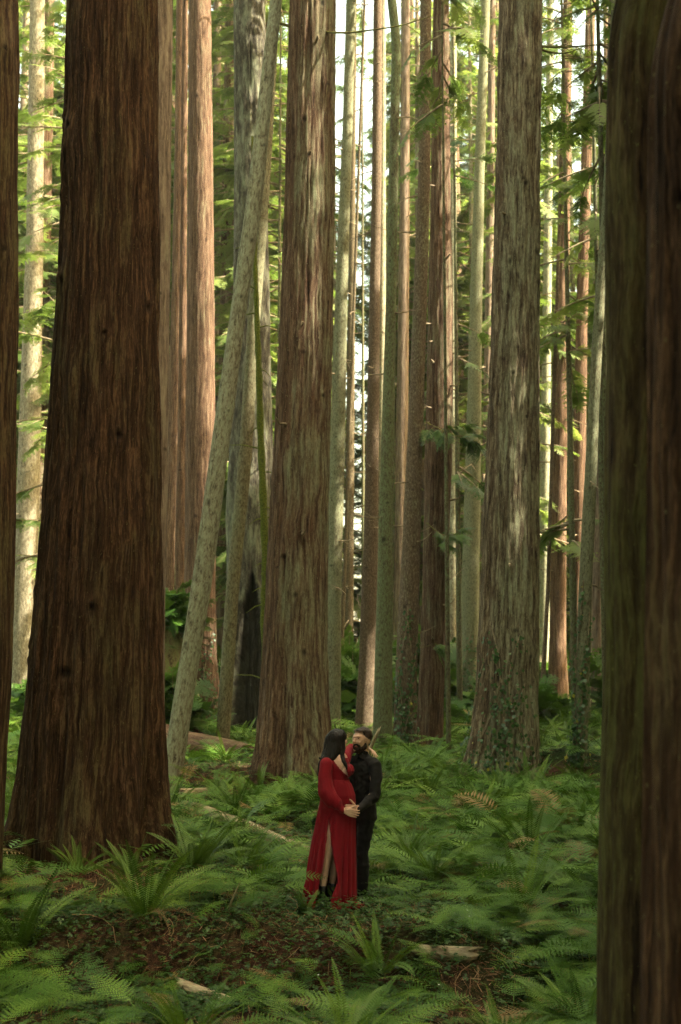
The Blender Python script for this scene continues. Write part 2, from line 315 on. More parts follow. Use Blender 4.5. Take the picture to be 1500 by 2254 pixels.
# ------------------------------------------------------------------ trunks
PATCH = []     # (point, radius): keep the canopy open along the ray to the sun
def sunpatch(px, py, Y, r): PATCH.append((P(px, py, Y), r))
TREES = []
FOOT = []      # footprints (x, y, r)
def trunk(label, keys, mat, Y=None, ztop=None, flute=.0, rough=1., moss=.35, mossdir=None, knots=6, stubs=0, group=None, cat='tree', name='redwood_tree', nth=None, lobes=7, extra_base=None, twigs=0, twiglen=1.2):
    keys = sorted(keys)                                     # by photo y, top first
    pb, xl, xr = keys[-1]; cxb = (xl + xr) / 2
    if Y is None:
        g = G(cxb, pb); wpx = keys[-1][2] - keys[-1][1]; Y = g[1] / (1 - .38 * wpx / FPX)
    pts = []
    for py, a, b in keys:
        q = P((a + b) / 2, py, Y); pts.append((q[2], q[0], (b - a) / 2 * Y / FPX * .985))
    pts.sort(); z = np.array([p[0] for p in pts]); cx = np.array([p[1] for p in pts]); rr = np.array([p[2] for p in pts])
    zg = float(ground(cx[0], Y)) - .35
    if zg < z[0] - .02:
        z = np.r_[zg, z]; cx = np.r_[cx[0] - (cx[1] - cx[0]) * .2, cx]; rr = np.r_[rr[0] * 1.08, rr]
    ztop = ztop or .5 * Y + 20; sl = (cx[-1] - cx[-2]) / (z[-1] - z[-2])
    dz = ztop - z[-1]; z = np.r_[z, z[-1] + dz * .5, ztop]; cx = np.r_[cx, cx[-1] + sl * dz * .4, cx[-1] + sl * dz * .7]; rr = np.r_[rr, rr[-1] * .75, rr[-1] * .3]
    zvis = 2.2 + .52 * Y; px_m = FPX * .454 / Y
    step = max(.03, 1.6 / px_m); zz = np.r_[np.arange(z[0], zvis, step), np.arange(zvis, ztop + .5, .8)]
    # smooth centre line and radius
    def ev(a):
        v = np.interp(zz, z, a); kern = max(1, int(.5 / step)); pad = np.pad(v, kern, mode='edge')
        return np.convolve(pad, np.ones(2 * kern + 1) / (2 * kern + 1), 'valid') if len(v) > 3 * kern else v
    CX, RR = ev(cx), np.interp(zz, z, rr)
    rmean = float(np.median(rr)); n = nth or int(np.clip(2 * math.pi * rmean * px_m / 1.5, 28, 300))
    th = np.arange(n) / n * 2 * math.pi
    TH, ZZ = np.meshgrid(th, zz); R0 = RR[:, None] + 0 * TH
    seed = (hash_s(label) % 1000) * 1.7
    c, s = np.cos(TH), np.sin(TH)
    base = np.exp(-np.clip(ZZ - z[0] - .35, 0, 99) / (1.1 + rmean * .6))
    fl = fbm(np.stack([c * lobes / 3.3 + seed, s * lobes / 3.3, ZZ * .10], -1), 2) - .5
    rel = 1 + flute * fl * (.22 + 1.9 * base)
    fq = 13. if name == 'redwood_tree' else 8.
    q = np.stack([c * rmean * fq + seed, s * rmean * fq, ZZ * .7 + .4 * np.sin(TH * 2)], -1)
    rid = 1 - np.abs(2 * fbm(q, 3) - 1)
    disp = (rid - .75) * .075 * rough * rmean ** .5 + (fbm(np.stack([c * rmean * 2 + seed, s * rmean * 2, ZZ * .8], -1), 2) - .5) * .05 * rmean
    KN = np.zeros_like(TH); rg = np.random.default_rng(int(seed * 10))
    for kk in range(knots):
        kt = rg.uniform(math.pi * 1.05, math.pi * 1.95); kz = rg.uniform(z[0] + 2, zvis); kr = rg.uniform(.035, .10) * (rmean + .4) * rg.uniform(.7, 1.3); ex = rg.uniform(.55, 1.5)
        d2 = ((np.angle(np.exp(1j * (TH - kt))) * rmean) ** 2 * 1.0 + ((ZZ - kz) * ex) ** 2) / kr ** 2 * (1 + 1.4 * (fbm(np.stack([c * rmean * 9, s * rmean * 9, ZZ * 4], -1), 2) - .5))
        disp = disp + .05 * rmean * np.exp(-d2 * .6) - .07 * rmean * np.exp(-d2 * 3); KN = np.maximum(KN, np.exp(-d2 * 1.6))
    rad = R0 * rel + disp
    if extra_base: rad = extra_base(TH, ZZ, rad, KN)
    Vx = CX[:, None] + rad * c; Vy = Y + rad * s
    mo = np.full_like(TH, moss)
    if mossdir is not None: mo = moss + mossdir[1] * sm(-.25, .35, np.cos(TH - mossdir[0]) + (fbm(np.stack([c * 3 + seed, s * 3, ZZ * .25], -1), 2) - .5) * .7)
    bco = np.stack([c * R0 * 1.0 + seed, s * R0, ZZ], -1)
    ii, jj = np.meshgrid(np.arange(n), np.arange(len(zz) - 1)); i2 = (ii + 1) % n
    F = np.stack([jj * n + ii, jj * n + i2, (jj + 1) * n + i2, (jj + 1) * n + ii], -1).reshape(-1, 4)
    b = (float(CX[0]), float(Y), float(ground(CX[0], Y)))
    root = empty(name, b); tag(root, label, cat, group)
    V = np.stack([Vx - b[0], Vy - b[1], ZZ - b[2]], -1)
    me = mesh_np('trunk', V, F, None, [M[mat]], attrs={'bco': bco.reshape(-1, 3), 'moss': mo.ravel(), 'knot': KN.ravel()}, smooth=True)
    link('trunk', me, root)
    for kk in range(stubs):                                 # broken branch stubs
        kt = rg.uniform(math.pi * .95, math.pi * 2.05); kz = rg.uniform(z[0] + 2.5, zvis); r0 = np.interp(kz, zz, RR); ccx = np.interp(kz, zz, CX)
        ln = rg.uniform(.12, .45); pt = [(ccx + math.cos(kt) * (r0 * .9 + ln * u) - b[0], Y + math.sin(kt) * (r0 * .9 + ln * u) - b[1], kz + ln * u * u * rg.uniform(-.4, .5) - b[2]) for u in (0, .35, .7, 1)]
        v, f = tube_arr(pt, [.035, .028, .02, .008], 6); a = Acc(); a.add(v, f, 0, .3); link('branch_stub', a.mesh('branch_stub', [M['twig']], True), root)
    if twigs:                                               # dead bare lower branches, one mesh for the trunk's whole fringe
        for kk in range(twigs):
            a = Acc()
            kt = rg.uniform(0, 2 * math.pi); kz = rg.uniform(z[0] + 3, zvis + 1); r0 = np.interp(kz, zz, RR); ccx = np.interp(kz, zz, CX); ln = rg.uniform(.4, 1) * twiglen; cu = rg.uniform(-.5, .6); sw = rg.uniform(-.4, .4)
            pt = [(ccx + math.cos(kt + sw * u) * (r0 * .85 + ln * u) - b[0], Y + math.sin(kt + sw * u) * (r0 * .85 + ln * u) - b[1], kz + ln * (cu * u * u - .12 * u) - b[2]) for u in np.linspace(0, 1, 6)]
            v, f = tube_arr(pt, np.linspace(.022, .005, 6), 4); a.add(v, f, 0, .3)
            for q2 in range(2):
                u = rg.uniform(.3, .8); p0 = np.array(pt[int(u * 5)]); d = np.array([rg.uniform(-1, 1), rg.uniform(-1, 1), rg.uniform(-.3, .4)]) * ln * .35
                v, f = tube_arr([p0, p0 + d * .5, p0 + d], [.009, .006, .003], 3); a.add(v, f, 0, .3)
            link('dead_branch', a.mesh('dead_branch', [M['twig']], True), root)
    info = dict(root=root, b=b, Y=Y, r=rmean, z=zz, cx=CX, rr=RR, ztop=ztop, zvis=zvis, label=label)
    TREES.append(info); FOOT.append((b[0], Y, float(RR[min(len(RR) - 1, int(.6 / step))]) + .05))
    return info
def hash_s(s):
    h = 7
    for ch in s: h = (h * 31 + ord(ch)) & 0xffffff
    return h

def hollow(TH, ZZ, rad, KN):
    zb = ZZ[0, 0] + .3; top = zb + 4.6; u = np.clip((ZZ - zb) / (top - zb), 0, 1.2)
    w = .85 * (1 - u ** 2.2).clip(0) + .0; c0 = math.pi * 1.5 - .06 + .14 * u
    m = sm(.0, .16, w - np.abs(np.angle(np.exp(1j * (TH - c0)))) + (fbm(np.stack([TH * 3, ZZ * .9, 0 * TH], -1), 2) - .5) * .3)
    KN[:] = np.maximum(KN, m * 2.0); return rad * (1 - .55 * m)
T = {}
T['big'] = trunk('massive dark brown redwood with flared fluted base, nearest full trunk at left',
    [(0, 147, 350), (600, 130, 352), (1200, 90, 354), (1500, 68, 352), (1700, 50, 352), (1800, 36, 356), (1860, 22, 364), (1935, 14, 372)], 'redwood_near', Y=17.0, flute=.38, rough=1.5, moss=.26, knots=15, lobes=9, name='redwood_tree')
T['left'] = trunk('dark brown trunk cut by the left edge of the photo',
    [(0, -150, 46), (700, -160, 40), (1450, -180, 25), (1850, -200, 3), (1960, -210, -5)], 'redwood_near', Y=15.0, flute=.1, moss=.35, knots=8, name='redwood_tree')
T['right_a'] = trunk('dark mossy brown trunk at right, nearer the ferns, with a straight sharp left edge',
    [(0, 1336, 1500), (900, 1333, 1505), (1500, 1331, 1512), (2254, 1318, 1530), (2600, 1300, 1550)], 'redwood_mossy', Y=6.3, flute=.1, rough=1.2, moss=.40, knots=5, name='redwood_tree', ztop=24)
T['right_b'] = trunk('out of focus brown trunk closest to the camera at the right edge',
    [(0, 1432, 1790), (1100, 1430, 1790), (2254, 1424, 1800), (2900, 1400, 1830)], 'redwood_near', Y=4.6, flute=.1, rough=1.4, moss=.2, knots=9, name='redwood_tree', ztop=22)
T['centre'] = trunk('large redwood behind the couple, half reddish and half grey bark, spreading roots',
    [(0, 636, 740), (400, 627, 738), (800, 612, 730), (1100, 595, 724), (1400, 582, 722), (1550, 574, 726), (1650, 562, 736), (1725, 545, 748)], 'redwood', flute=.55, rough=1.8, moss=-.05, mossdir=(R(-38), .42), knots=14, stubs=6, lobes=9)
T['grey'] = trunk('large grey ridged redwood with ivy climbing around its split base at right',
    [(0, 1097, 1194), (400, 1090, 1190), (750, 1080, 1187), (1050, 1068, 1187), (1350, 1055, 1187), (1550, 1042, 1190), (1650, 1030, 1194), (1715, 1016, 1202)], 'redwood_grey', flute=.42, rough=2.2, moss=.16, mossdir=(R(-50), .24), knots=16, stubs=3, lobes=8)
T['leaning'] = trunk('pale grey-green trunk leaning steeply right in front of the burnt tree',
    [(0, 594, 622), (450, 541, 578), (700, 505, 541), (1000, 462, 504), (1300, 420, 465), (1500, 388, 432), (1720, 354, 400)], 'hemlock_pale', rough=.25, moss=.45, knots=22, twigs=0, name='leaning_tree')
T['slim_lean'] = trunk('slim olive trunk leaning beside the pale leaning one',
    [(0, 596, 616), (150, 588, 610), (500, 562, 590), (700, 545, 574), (1000, 526, 556), (1300, 497, 527), (1500, 484, 514), (1650, 474, 505)], 'hemlock', Y=32, rough=.25, moss=.35, knots=10, name='leaning_tree')
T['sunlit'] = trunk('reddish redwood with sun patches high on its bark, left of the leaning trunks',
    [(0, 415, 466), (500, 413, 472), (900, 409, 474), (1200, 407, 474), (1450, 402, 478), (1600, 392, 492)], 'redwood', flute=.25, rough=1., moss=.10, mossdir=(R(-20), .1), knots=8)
T['strip'] = trunk('light brown trunk half hidden behind the right side of the massive dark redwood',
    [(0, 318, 383), (350, 314, 378), (600, 312, 376), (1100, 300, 369), (1350, 290, 363), (1650, 280, 362)], 'redwood_pale', Y=27, flute=.1, rough=.8, moss=.2, knots=10)
T['burnt'] = trunk('thick grey fire-scarred tree with a black hollow at its foot',
    [(0, 513, 586), (500, 516, 592), (900, 508, 600), (1150, 498, 606), (1350, 502, 610), (1620, 496, 618)], 'burnt', flute=.35, rough=1.3, moss=.3, knots=6, name='burnt_tree', extra_base=hollow)
T['c1'] = trunk('slim olive trunk touching the right side of the big centre redwood',
    [(0, 762, 785), (300, 753, 777), (500, 744, 770), (700, 736, 765), (1000, 726, 760), (1300, 720, 752), (1625, 712, 750)], 'hemlock', rough=.25, moss=.45, knots=16, name='hemlock_tree', twigs=8)
T['c2'] = trunk('slender pinkish trunk bleached by sun near its top, behind the man',
    [(0, 822, 843), (400, 818, 841), (600, 814, 838), (900, 808, 836), (1200, 800, 832), (1450, 790, 828), (1612, 780, 826)], 'hemlock_red', rough=.4, moss=.1, knots=8, name='hemlock_tree', flute=.2, twigs=14)
T['c3'] = trunk('dark greenish slim trunk with a kink near the top, right of the sun-bleached one',
    [(0, 852, 873), (90, 862, 884), (200, 860, 882), (400, 855, 878), (700, 848, 872), (1000, 838, 869), (1300, 830, 865), (1640, 820, 864)], 'hemlock_dark', rough=.3, moss=.5, knots=8, name='hemlock_tree', twigs=10)
T['c4'] = trunk('rosy brown slim trunk with small burls and ivy on its foot, centre right',
    [(0, 925, 951), (400, 920, 948), (700, 908, 940), (1000, 895, 930), (1300, 880, 924), (1400, 874, 921), (1500, 870, 918), (1640, 864, 918)], 'hemlock_red', rough=.4, moss=.25, knots=10, name='hemlock_tree', twigs=12)
T['c5'] = trunk('brown weathered redwood with loose strips and stubs, right of the rosy trunk',
    [(0, 953, 990), (400, 948, 993), (700, 942, 998), (1000, 936, 996), (1300, 930, 984), (1640, 918, 976)], 'redwood', flute=.35, rough=1.2, moss=.25, knots=8, stubs=12, twigs=10)
T['c6'] = trunk('smooth olive grey trunk just left of the large grey redwood',
    [(0, 1059, 1080), (370, 1044, 1068), (700, 1033, 1062), (1000, 1025, 1060), (1350, 1014, 1055), (1570, 1008, 1052)], 'hemlock', rough=.25, moss=.55, knots=6, name='hemlock_tree', twigs=14)
T['r1'] = trunk('slim mossy trunk wrapped in ivy leaning right, beside the right foreground trunks',
    [(0, 1346, 1372), (300, 1334, 1358), (500, 1322, 1344), (700, 1306, 1330), (850, 1298, 1322), (1100, 1284, 1312), (1300, 1274, 1303), (1500, 1266, 1298), (1690, 1258, 1292)], 'hemlock', rough=.3, moss=.5, knots=6, name='hemlock_tree', twigs=6)
T['l2'] = trunk('light tan tree with mossy tufts at far left between two dark trunks',
    [(0, 66, 100), (500, 58, 97), (1000, 40, 90), (1450, 22, 78), (1565, 16, 76)], 'hemlock_pale', rough=.6, moss=.2, knots=26, name='hemlock_tree', twigs=10)
T['k1'] = trunk('nearly black thin trunk high between the two sunlit trunks at left',
    [(0, 388, 411), (300, 385, 411), (700, 376, 408), (1000, 366, 404), (1250, 358, 402), (1560, 350, 400)], 'redwood', rough=1, moss=.0, knots=5, Y=52, flute=.3)
T['k2'] = trunk('narrow brown trunk right against the sun-patched redwood',
    [(0, 402, 415), (600, 396, 412), (900, 392, 412), (1300, 384, 412), (1590, 380, 412)], 'redwood', rough=.8, moss=.1, knots=3, Y=46, flute=.2)
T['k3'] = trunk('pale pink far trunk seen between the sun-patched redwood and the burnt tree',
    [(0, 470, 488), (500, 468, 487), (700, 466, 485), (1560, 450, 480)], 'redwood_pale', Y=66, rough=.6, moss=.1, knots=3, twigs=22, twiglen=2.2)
T['m1'] = trunk('fuzzy dark thin trunk in the bright gap right of the olive trunk',
    [(0, 776, 786), (400, 770, 783), (780, 764, 782), (1500, 756, 778)], 'hemlock_dark', Y=58, rough=.4, moss=.2, knots=3, name='hemlock_tree', twigs=40, twiglen=1.3)
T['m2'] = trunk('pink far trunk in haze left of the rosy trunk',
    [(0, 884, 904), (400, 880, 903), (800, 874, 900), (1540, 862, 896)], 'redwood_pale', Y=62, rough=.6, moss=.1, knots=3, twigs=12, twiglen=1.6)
T['m3'] = trunk('slender far stem bare of leaves in the bright gap above the woman',
    [(0, 800, 806), (900, 768, 775), (1200, 757, 765), (1560, 740, 752)], 'hemlock_dark', Y=50, rough=.1, moss=.2, knots=0, name='hemlock_tree', twigs=26, twiglen=.5)
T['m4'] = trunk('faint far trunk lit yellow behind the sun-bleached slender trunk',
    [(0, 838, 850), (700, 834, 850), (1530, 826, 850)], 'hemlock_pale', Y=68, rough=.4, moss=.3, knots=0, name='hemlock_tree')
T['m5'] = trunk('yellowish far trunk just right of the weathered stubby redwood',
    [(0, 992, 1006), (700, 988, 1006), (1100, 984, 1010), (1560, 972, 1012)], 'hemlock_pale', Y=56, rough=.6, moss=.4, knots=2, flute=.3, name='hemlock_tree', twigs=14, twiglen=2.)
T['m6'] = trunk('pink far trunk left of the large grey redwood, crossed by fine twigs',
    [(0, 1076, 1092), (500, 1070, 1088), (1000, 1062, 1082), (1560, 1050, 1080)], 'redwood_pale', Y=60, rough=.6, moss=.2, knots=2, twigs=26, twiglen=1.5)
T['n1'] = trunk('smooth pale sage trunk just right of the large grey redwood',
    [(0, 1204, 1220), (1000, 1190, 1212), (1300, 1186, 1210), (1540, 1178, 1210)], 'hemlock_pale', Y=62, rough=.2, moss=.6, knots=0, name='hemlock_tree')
T['n2'] = trunk('thick dark brown trunk with charred foot in the right background',
    [(0, 1240, 1262), (700, 1222, 1252), (1000, 1216, 1248), (1400, 1210, 1246), (1555, 1204, 1252)], 'redwood', Y=58, rough=1., moss=.05, knots=2, flute=.3, twigs=14, twiglen=2.)
T['n3'] = trunk('dark trunk beyond the bright gap at right, left of the ivy-wrapped stem',
    [(0, 1290, 1312), (700, 1268, 1294), (1000, 1262, 1290), (1400, 1256, 1286), (1555, 1248, 1286)], 'redwood', Y=60, rough=1., moss=.1, knots=2, flute=.3, twigs=14, twiglen=2.)
T['n4'] = trunk('reddish trunk between the ivy-wrapped stem and the right foreground trunk',
    [(0, 1340, 1362), (400, 1326, 1350), (700, 1314, 1340), (1300, 1298, 1326), (1540, 1292, 1322)], 'redwood_pale', Y=50, rough=.9, moss=.15, knots=2, flute=.25)
T['n5'] = trunk('thin leaning brown stem at the right foot of the grey redwood',
    [(0, 1245, 1251), (900, 1214, 1222), (1300, 1202, 1211), (1560, 1186, 1198)], 'hemlock_red', Y=44, rough=.2, moss=.1, knots=0, name='hemlock_tree', twigs=8)
T['n6'] = trunk('thin pale stem standing right of the ivy-wrapped stem',
    [(900, 1306, 1310), (1200, 1300, 1305), (1400, 1296, 1303), (1570, 1293, 1301)], 'hemlock_pale', Y=47, rough=.1, moss=.1, knots=0, name='sapling_tree', ztop=14)
# ------------------------------------------------------------------ sun patches wanted on these trunks (the canopy is open towards the sun there)
for (px, py, k, r) in [(446, 70, 'sunlit', .8), (440, 160, 'sunlit', .7), (442, 420, 'sunlit', .8), (440, 470, 'sunlit', .6), (445, 560, 'sunlit', .4), (450, 950, 'sunlit', .35),
                       (830, 60, 'c2', .8), (830, 180, 'c2', .9), (828, 300, 'c2', .9), (827, 420, 'c2', .7), (825, 480, 'c2', .4), (1140, 950, 'grey', .5), (1150, 895, 'grey', .35),
                       (555, 720, 'slim_lean', .4), (500, 850, 'leaning', .3), (810, 1520, 'c2', .3), (80, 700, 'l2', .8), (80, 400, 'l2', .9), (60, 1200, 'l2', .7), (970, 300, 'c5', .7), (960, 760, 'c5', .5),
                       (475, 300, 'k3', 1.2), (475, 700, 'k3', 1.), (888, 900, 'm2', 1.2), (885, 1200, 'm2', 1.), (1000, 500, 'm5', 1.), (365, 400, 'strip', .5), (360, 900, 'strip', .4)]:
    PATCH.append((P(px, py, T[k]['Y'] - T[k]['r']), r))
PP = np.array([p for p, r in PATCH]); PR = np.array([r for p, r in PATCH])
def blocked(pts, extra):
    """True where a spray of size `extra` would shade a wanted sun patch"""
    d = pts[:, None] - PP[None]; t = (d * SDIR).sum(-1); q = np.linalg.norm(d - t[..., None] * SDIR, axis=-1)
    return ((t > -1) & (q < PR[None] + extra)).any(1)

def crown_mesh(name, z0, z1, R0, nb, tmpl, mats, origin=None, lw=1., el=(-.5, .35), curv=.7, gap=.25, base_r=.1, seed=0, wid=(.9, 1.25), shape=.75, stem=.03, floor=.35, dens=1.):
    rg = np.random.default_rng(seed); acc = Acc()
    z = z0 + (z1 - z0) * rg.random(nb) ** .9; u = (z - z0) / (z1 - z0)
    # whorls: clumps of boughs with gaps between
    ph = fbm(np.stack([z * .8 + seed, 0 * z, 0 * z + seed], -1), 2); z = z[ph > gap]; u = u[ph > gap]; n = len(z)
    rmax = R0 * (floor + (1 - floor) * np.clip(1 - u, 0, 1) ** shape) * rg.uniform(.55, 1.1, n); az = rg.random(n) * 2 * math.pi
    per = 3
    # limb + several sprays along it
    B, A, E, L, CU = [], [], [], [], []
    for k in range(n):
        e = rg.uniform(*el); d = np.array([math.cos(az[k]) * math.cos(e), math.sin(az[k]) * math.cos(e), math.sin(e)])
        tip = d * rmax[k]; p = np.array([0, 0, z[k]])
        pts = [p + tip * q - np.array([0, 0, 1]) * curv * .18 * rmax[k] * q * q for q in (0, .35, .7, 1)]
        v, f = tube_arr(pts, np.array([1.3, 1, .6, .15]) * stem * (.5 + rmax[k] / 4), 4); acc.add(v, f, 1, .3)
        m = max(2, int(rmax[k] * 2.0 / lw * dens))
        for q in np.linspace(.3, 1., m):
            s = rg.choice([-1, 1]); B.append(p + tip * q * .8 - np.array([0, 0, 1]) * curv * .18 * rmax[k] * q * q * .7); A.append(az[k] + s * rg.uniform(.1, .95) * (1.15 - q)); E.append(e - .25 * q + rg.uniform(-.25, .2)); L.append((rmax[k] * .12 + rg.uniform(.4, .95)) * lw); CU.append(rg.uniform(.2, 1.) * curv)
    B, A, E, L, CU = map(np.array, (B, A, E, L, CU))
    if origin is not None:
        ok = ~blocked(B + np.array(origin) + np.stack([np.cos(A) * L * .5, np.sin(A) * L * .5, 0 * L], -1), L.max() * .42); B, A, E, L, CU = B[ok], A[ok], E[ok], L[ok], CU[ok]
    for q, Tm in enumerate(tmpl):
        s = slice(q, None, len(tmpl))
        if len(B[s]): acc_fronds(acc, Tm, B[s], A[s], E[s], L[s], CU[s], stem_mi=1, leaf_mi=0, roll=rg.uniform(-.5, .5, len(B[s])), wid=rg.uniform(*wid, len(B[s])), fold=-.1, droop=.15)
    return acc.mesh(name, mats)
# crowns of the near trees, above the frame
for q, t in enumerate(TREES):
    if t['Y'] > 70 or t['Y'] < 32 and t['label'].split()[0] in ('massive', 'dark', 'large', 'out', 'pale'): continue
    few = .25 if t['Y'] < 32 else 1.7
    z0 = t['zvis'] + 3.6 - t['b'][2]; z1 = t['ztop'] - t['b'][2] + 1
    if few < 1: z0 = z1 - 9
    if t['label'].startswith('thin pale stem'): continue
    R0 = 2.6 + 2.2 * min(1, t['r'] / .6); cxt = float(np.interp(z0, t['z'], t['cx'])) - t['b'][0]
    nb = int((22 * (R0 / 4) + 6) * few)
    me = crown_mesh('crown', z0, z1, R0, nb, [T_CAN], [M['needle'], M['twig']], lw=1.3, origin=(t['b'][0] + cxt, t['b'][1], t['b'][2]), seed=100 + q)
    link('crown', me, t['root'], (cxt, 0, 0))
# unseen trees added around and behind the camera to shade the glade
def simple_trunk(h, r, n=14):
    z = np.linspace(-.4, h, 24); th = np.arange(n) / n * 2 * math.pi; rr = r * (1 - .75 * z / h) * (1 + .5 * np.exp(-np.clip(z, 0, 9) / .8))
    V = np.stack([rr[:, None] * np.cos(th), rr[:, None] * np.sin(th), z[:, None] + 0 * th], -1)
    ii, jj = np.meshgrid(np.arange(n), np.arange(len(z) - 1)); i2 = (ii + 1) % n
    F = np.stack([jj * n + ii, jj * n + i2, (jj + 1) * n + i2, (jj + 1) * n + ii], -1).reshape(-1, 4)
    return mesh_np('trunk', V, F, None, [M['redwood_near']], attrs={'bco': V.reshape(-1, 3), 'moss': np.full(V.size // 3, .3), 'knot': np.zeros(V.size // 3)}, smooth=True)
EXTRA = [(10.6, 13.2), (14.5, 12.6), (18.5, 11), (22.5, 10.4), (26, 9), (11.5, 16.5), (16, 15.2), (20.5, 14), (13.6, 22.4), (18, 20.6), (22.5, 21.8), (13.4, 20), (17.5, 19), (12.9, 28.2), (16.8, 26), (21.5, 25), (18.6, 32), (19.5, 36), (20.6, 39.5), (21.8, 43.5), (23, 30.5), (24, 34.5), (25, 38.5), (26, 42.5), (28, 33), (29, 37), (30, 41.5), (22.6, 48), (27, 47)]  # added trees placed to block sun rays towards the trunks
SHARED = []; st = simple_trunk(41, .6); rg = np.random.default_rng(21); nshade = 0
for (x0, x1, y0, y1, n) in [(5, 32, -10, 50, 52), (-24, -6, 0, 44, 22), (-24, 24, -26, -4, 34), (0, 1, 0, 1, 29)]:
    for k in range(n):
        x, y = rg.uniform(x0, x1), rg.uniform(y0, y1)
        if x0 == 0: x, y = EXTRA[k]
        if abs(x) < .25 * max(y, 0) + 7.6 and y > -2: continue
        zg = float(ground(x, y)); r = empty('redwood_tree', (x, y, zg)); tag(r, 'unseen tall redwood added beyond the frame to shade the glade', 'tree', 'unseen redwoods added around the glade for shade')
        link('trunk', st, r); zc = rg.uniform(4, 8)
        if x < 0 or y < -4:
            if nshade % 5 == 0 or not SHARED: SHARED.append(crown_mesh('crown', 4, 39, rg.uniform(4.4, 5.6), 125, [T_CAN], [M['needle'], M['twig']], seed=900 + k, lw=1.5)) if len(SHARED) < 4 else None
            link('crown', SHARED[nshade % len(SHARED)], r); r.rotation_euler.z = rg.uniform(0, 6.28); nshade += 1; continue
        link('crown', crown_mesh('crown', zc, 42, rg.uniform(4.4, 5.6), 125, [T_CAN], [M['needle'], M['twig']], origin=(x, y, zg), seed=300 + nshade, lw=1.9, dens=1.4), r); nshade += 1

# ------------------------------------------------------------------ background forest
BG = []
for v in range(7):
    z1 = [34, 42, 38, 30, 46, 26, 40][v]; r0 = [3.6, 4.2, 3.2, 3.8, 4.6, 3.4, 4.0][v]
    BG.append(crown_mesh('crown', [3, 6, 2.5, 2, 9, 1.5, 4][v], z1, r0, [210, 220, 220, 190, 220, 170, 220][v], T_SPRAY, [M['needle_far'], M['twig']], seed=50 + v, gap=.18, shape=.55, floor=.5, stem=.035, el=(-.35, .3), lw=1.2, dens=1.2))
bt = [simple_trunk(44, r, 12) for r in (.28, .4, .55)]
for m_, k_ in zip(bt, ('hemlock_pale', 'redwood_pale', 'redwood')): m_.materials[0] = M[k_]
rg = np.random.default_rng(int(5)); pos = []; desc = ['tall green conifer in the sunlit wall of trees, thin pale trunk', 'tall green conifer in the sunlit wall of trees, pinkish trunk', 'tall green conifer in the sunlit wall of trees, thick red brown trunk']
tries = 0
while len(pos) < 165 and tries < 15000:
    tries += 1
    y = rg.uniform(60, 125) if len(pos) < 84 else rg.uniform(100, 150); x = rg.uniform(-1, 1) * (.27 * y + 5); px = 750 + x / y * FPX
    if 695 < px < 895 - (y < 85) * 40 and px > 695 + (y < 85) * 40: continue
    if 1215 < px < 1255 and y < 100: continue
    if any((x - a) ** 2 + (y - b) ** 2 < 2.7 ** 2 for a, b in pos): continue
    pos.append((x, y)); zg = float(ground(x, y)); k = len(pos); v = k % 7; b = k % 3
    r = empty('conifer_tree', (x, y, zg)); tag(r, desc[b], 'tree', ['pale trunked conifers in the background', 'pink trunked conifers in the background', 'brown trunked conifers in the background'][b])
    s = rg.uniform(.85, 1.15) * (1 + max(0, y - 70) * .003); r.scale = (s, s, s); r.rotation_euler.z = rg.uniform(0, 6.28)
    link('trunk', bt[b], r); link('crown', BG[v], r)
# understory conifers in front of the wall, and foliage by named trunks
def fine_tree(label, px, Y, z0, z1, R0, nb, seed, mat='needle', tr=.10, cat='tree', name='young_conifer', tm=None, group=None, trmat='hemlock_dark', **k):
    x = (px - 750) / FPX * Y; zg = float(ground(x, Y)); r = empty(name, (x, Y, zg)); tag(r, label, cat, group)
    h = z1 + .8; z = np.linspace(-.3, h, 30); n = 12; th = np.arange(n) / n * 2 * math.pi; rr = tr * (1 - .85 * z / h)
    V = np.stack([rr[:, None] * np.cos(th), rr[:, None] * np.sin(th), z[:, None] + 0 * th], -1); ii, jj = np.meshgrid(np.arange(n), np.arange(29)); i2 = (ii + 1) % n
    F = np.stack([jj * n + ii, jj * n + i2, (jj + 1) * n + i2, (jj + 1) * n + ii], -1).reshape(-1, 4)
    link('trunk', mesh_np('trunk', V, F, None, [M[trmat]], attrs={'bco': V.reshape(-1, 3), 'moss': np.full(V.size // 3, .4), 'knot': np.zeros(V.size // 3)}, smooth=True), r)
    link('crown', crown_mesh('crown', z0, z1, R0, nb, tm or T_SPRAY_FINE, [M[mat], M['twig']], seed=seed, origin=(x, Y, zg), **k), r)
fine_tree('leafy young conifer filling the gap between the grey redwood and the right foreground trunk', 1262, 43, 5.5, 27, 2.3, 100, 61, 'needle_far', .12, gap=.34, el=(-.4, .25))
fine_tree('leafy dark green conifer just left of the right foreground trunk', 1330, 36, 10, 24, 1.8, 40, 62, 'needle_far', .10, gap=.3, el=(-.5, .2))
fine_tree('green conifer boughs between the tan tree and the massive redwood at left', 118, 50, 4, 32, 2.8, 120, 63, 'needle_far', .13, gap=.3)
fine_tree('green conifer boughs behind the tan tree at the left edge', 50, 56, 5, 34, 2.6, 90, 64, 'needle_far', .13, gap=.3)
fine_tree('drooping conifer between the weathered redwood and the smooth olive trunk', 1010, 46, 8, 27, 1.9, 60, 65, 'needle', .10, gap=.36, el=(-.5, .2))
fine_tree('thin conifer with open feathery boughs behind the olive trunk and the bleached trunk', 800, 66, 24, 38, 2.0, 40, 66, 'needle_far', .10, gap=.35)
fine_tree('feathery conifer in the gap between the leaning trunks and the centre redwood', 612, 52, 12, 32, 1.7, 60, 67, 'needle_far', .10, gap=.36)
fine_tree('low dense green bush tree behind the sun-patched redwood', 385, 40, 2.0, 4.0, .8, 60, 68, 'shrub', .05, cat='bush', name='bush', gap=.1, el=(0, .7), shape=.4)
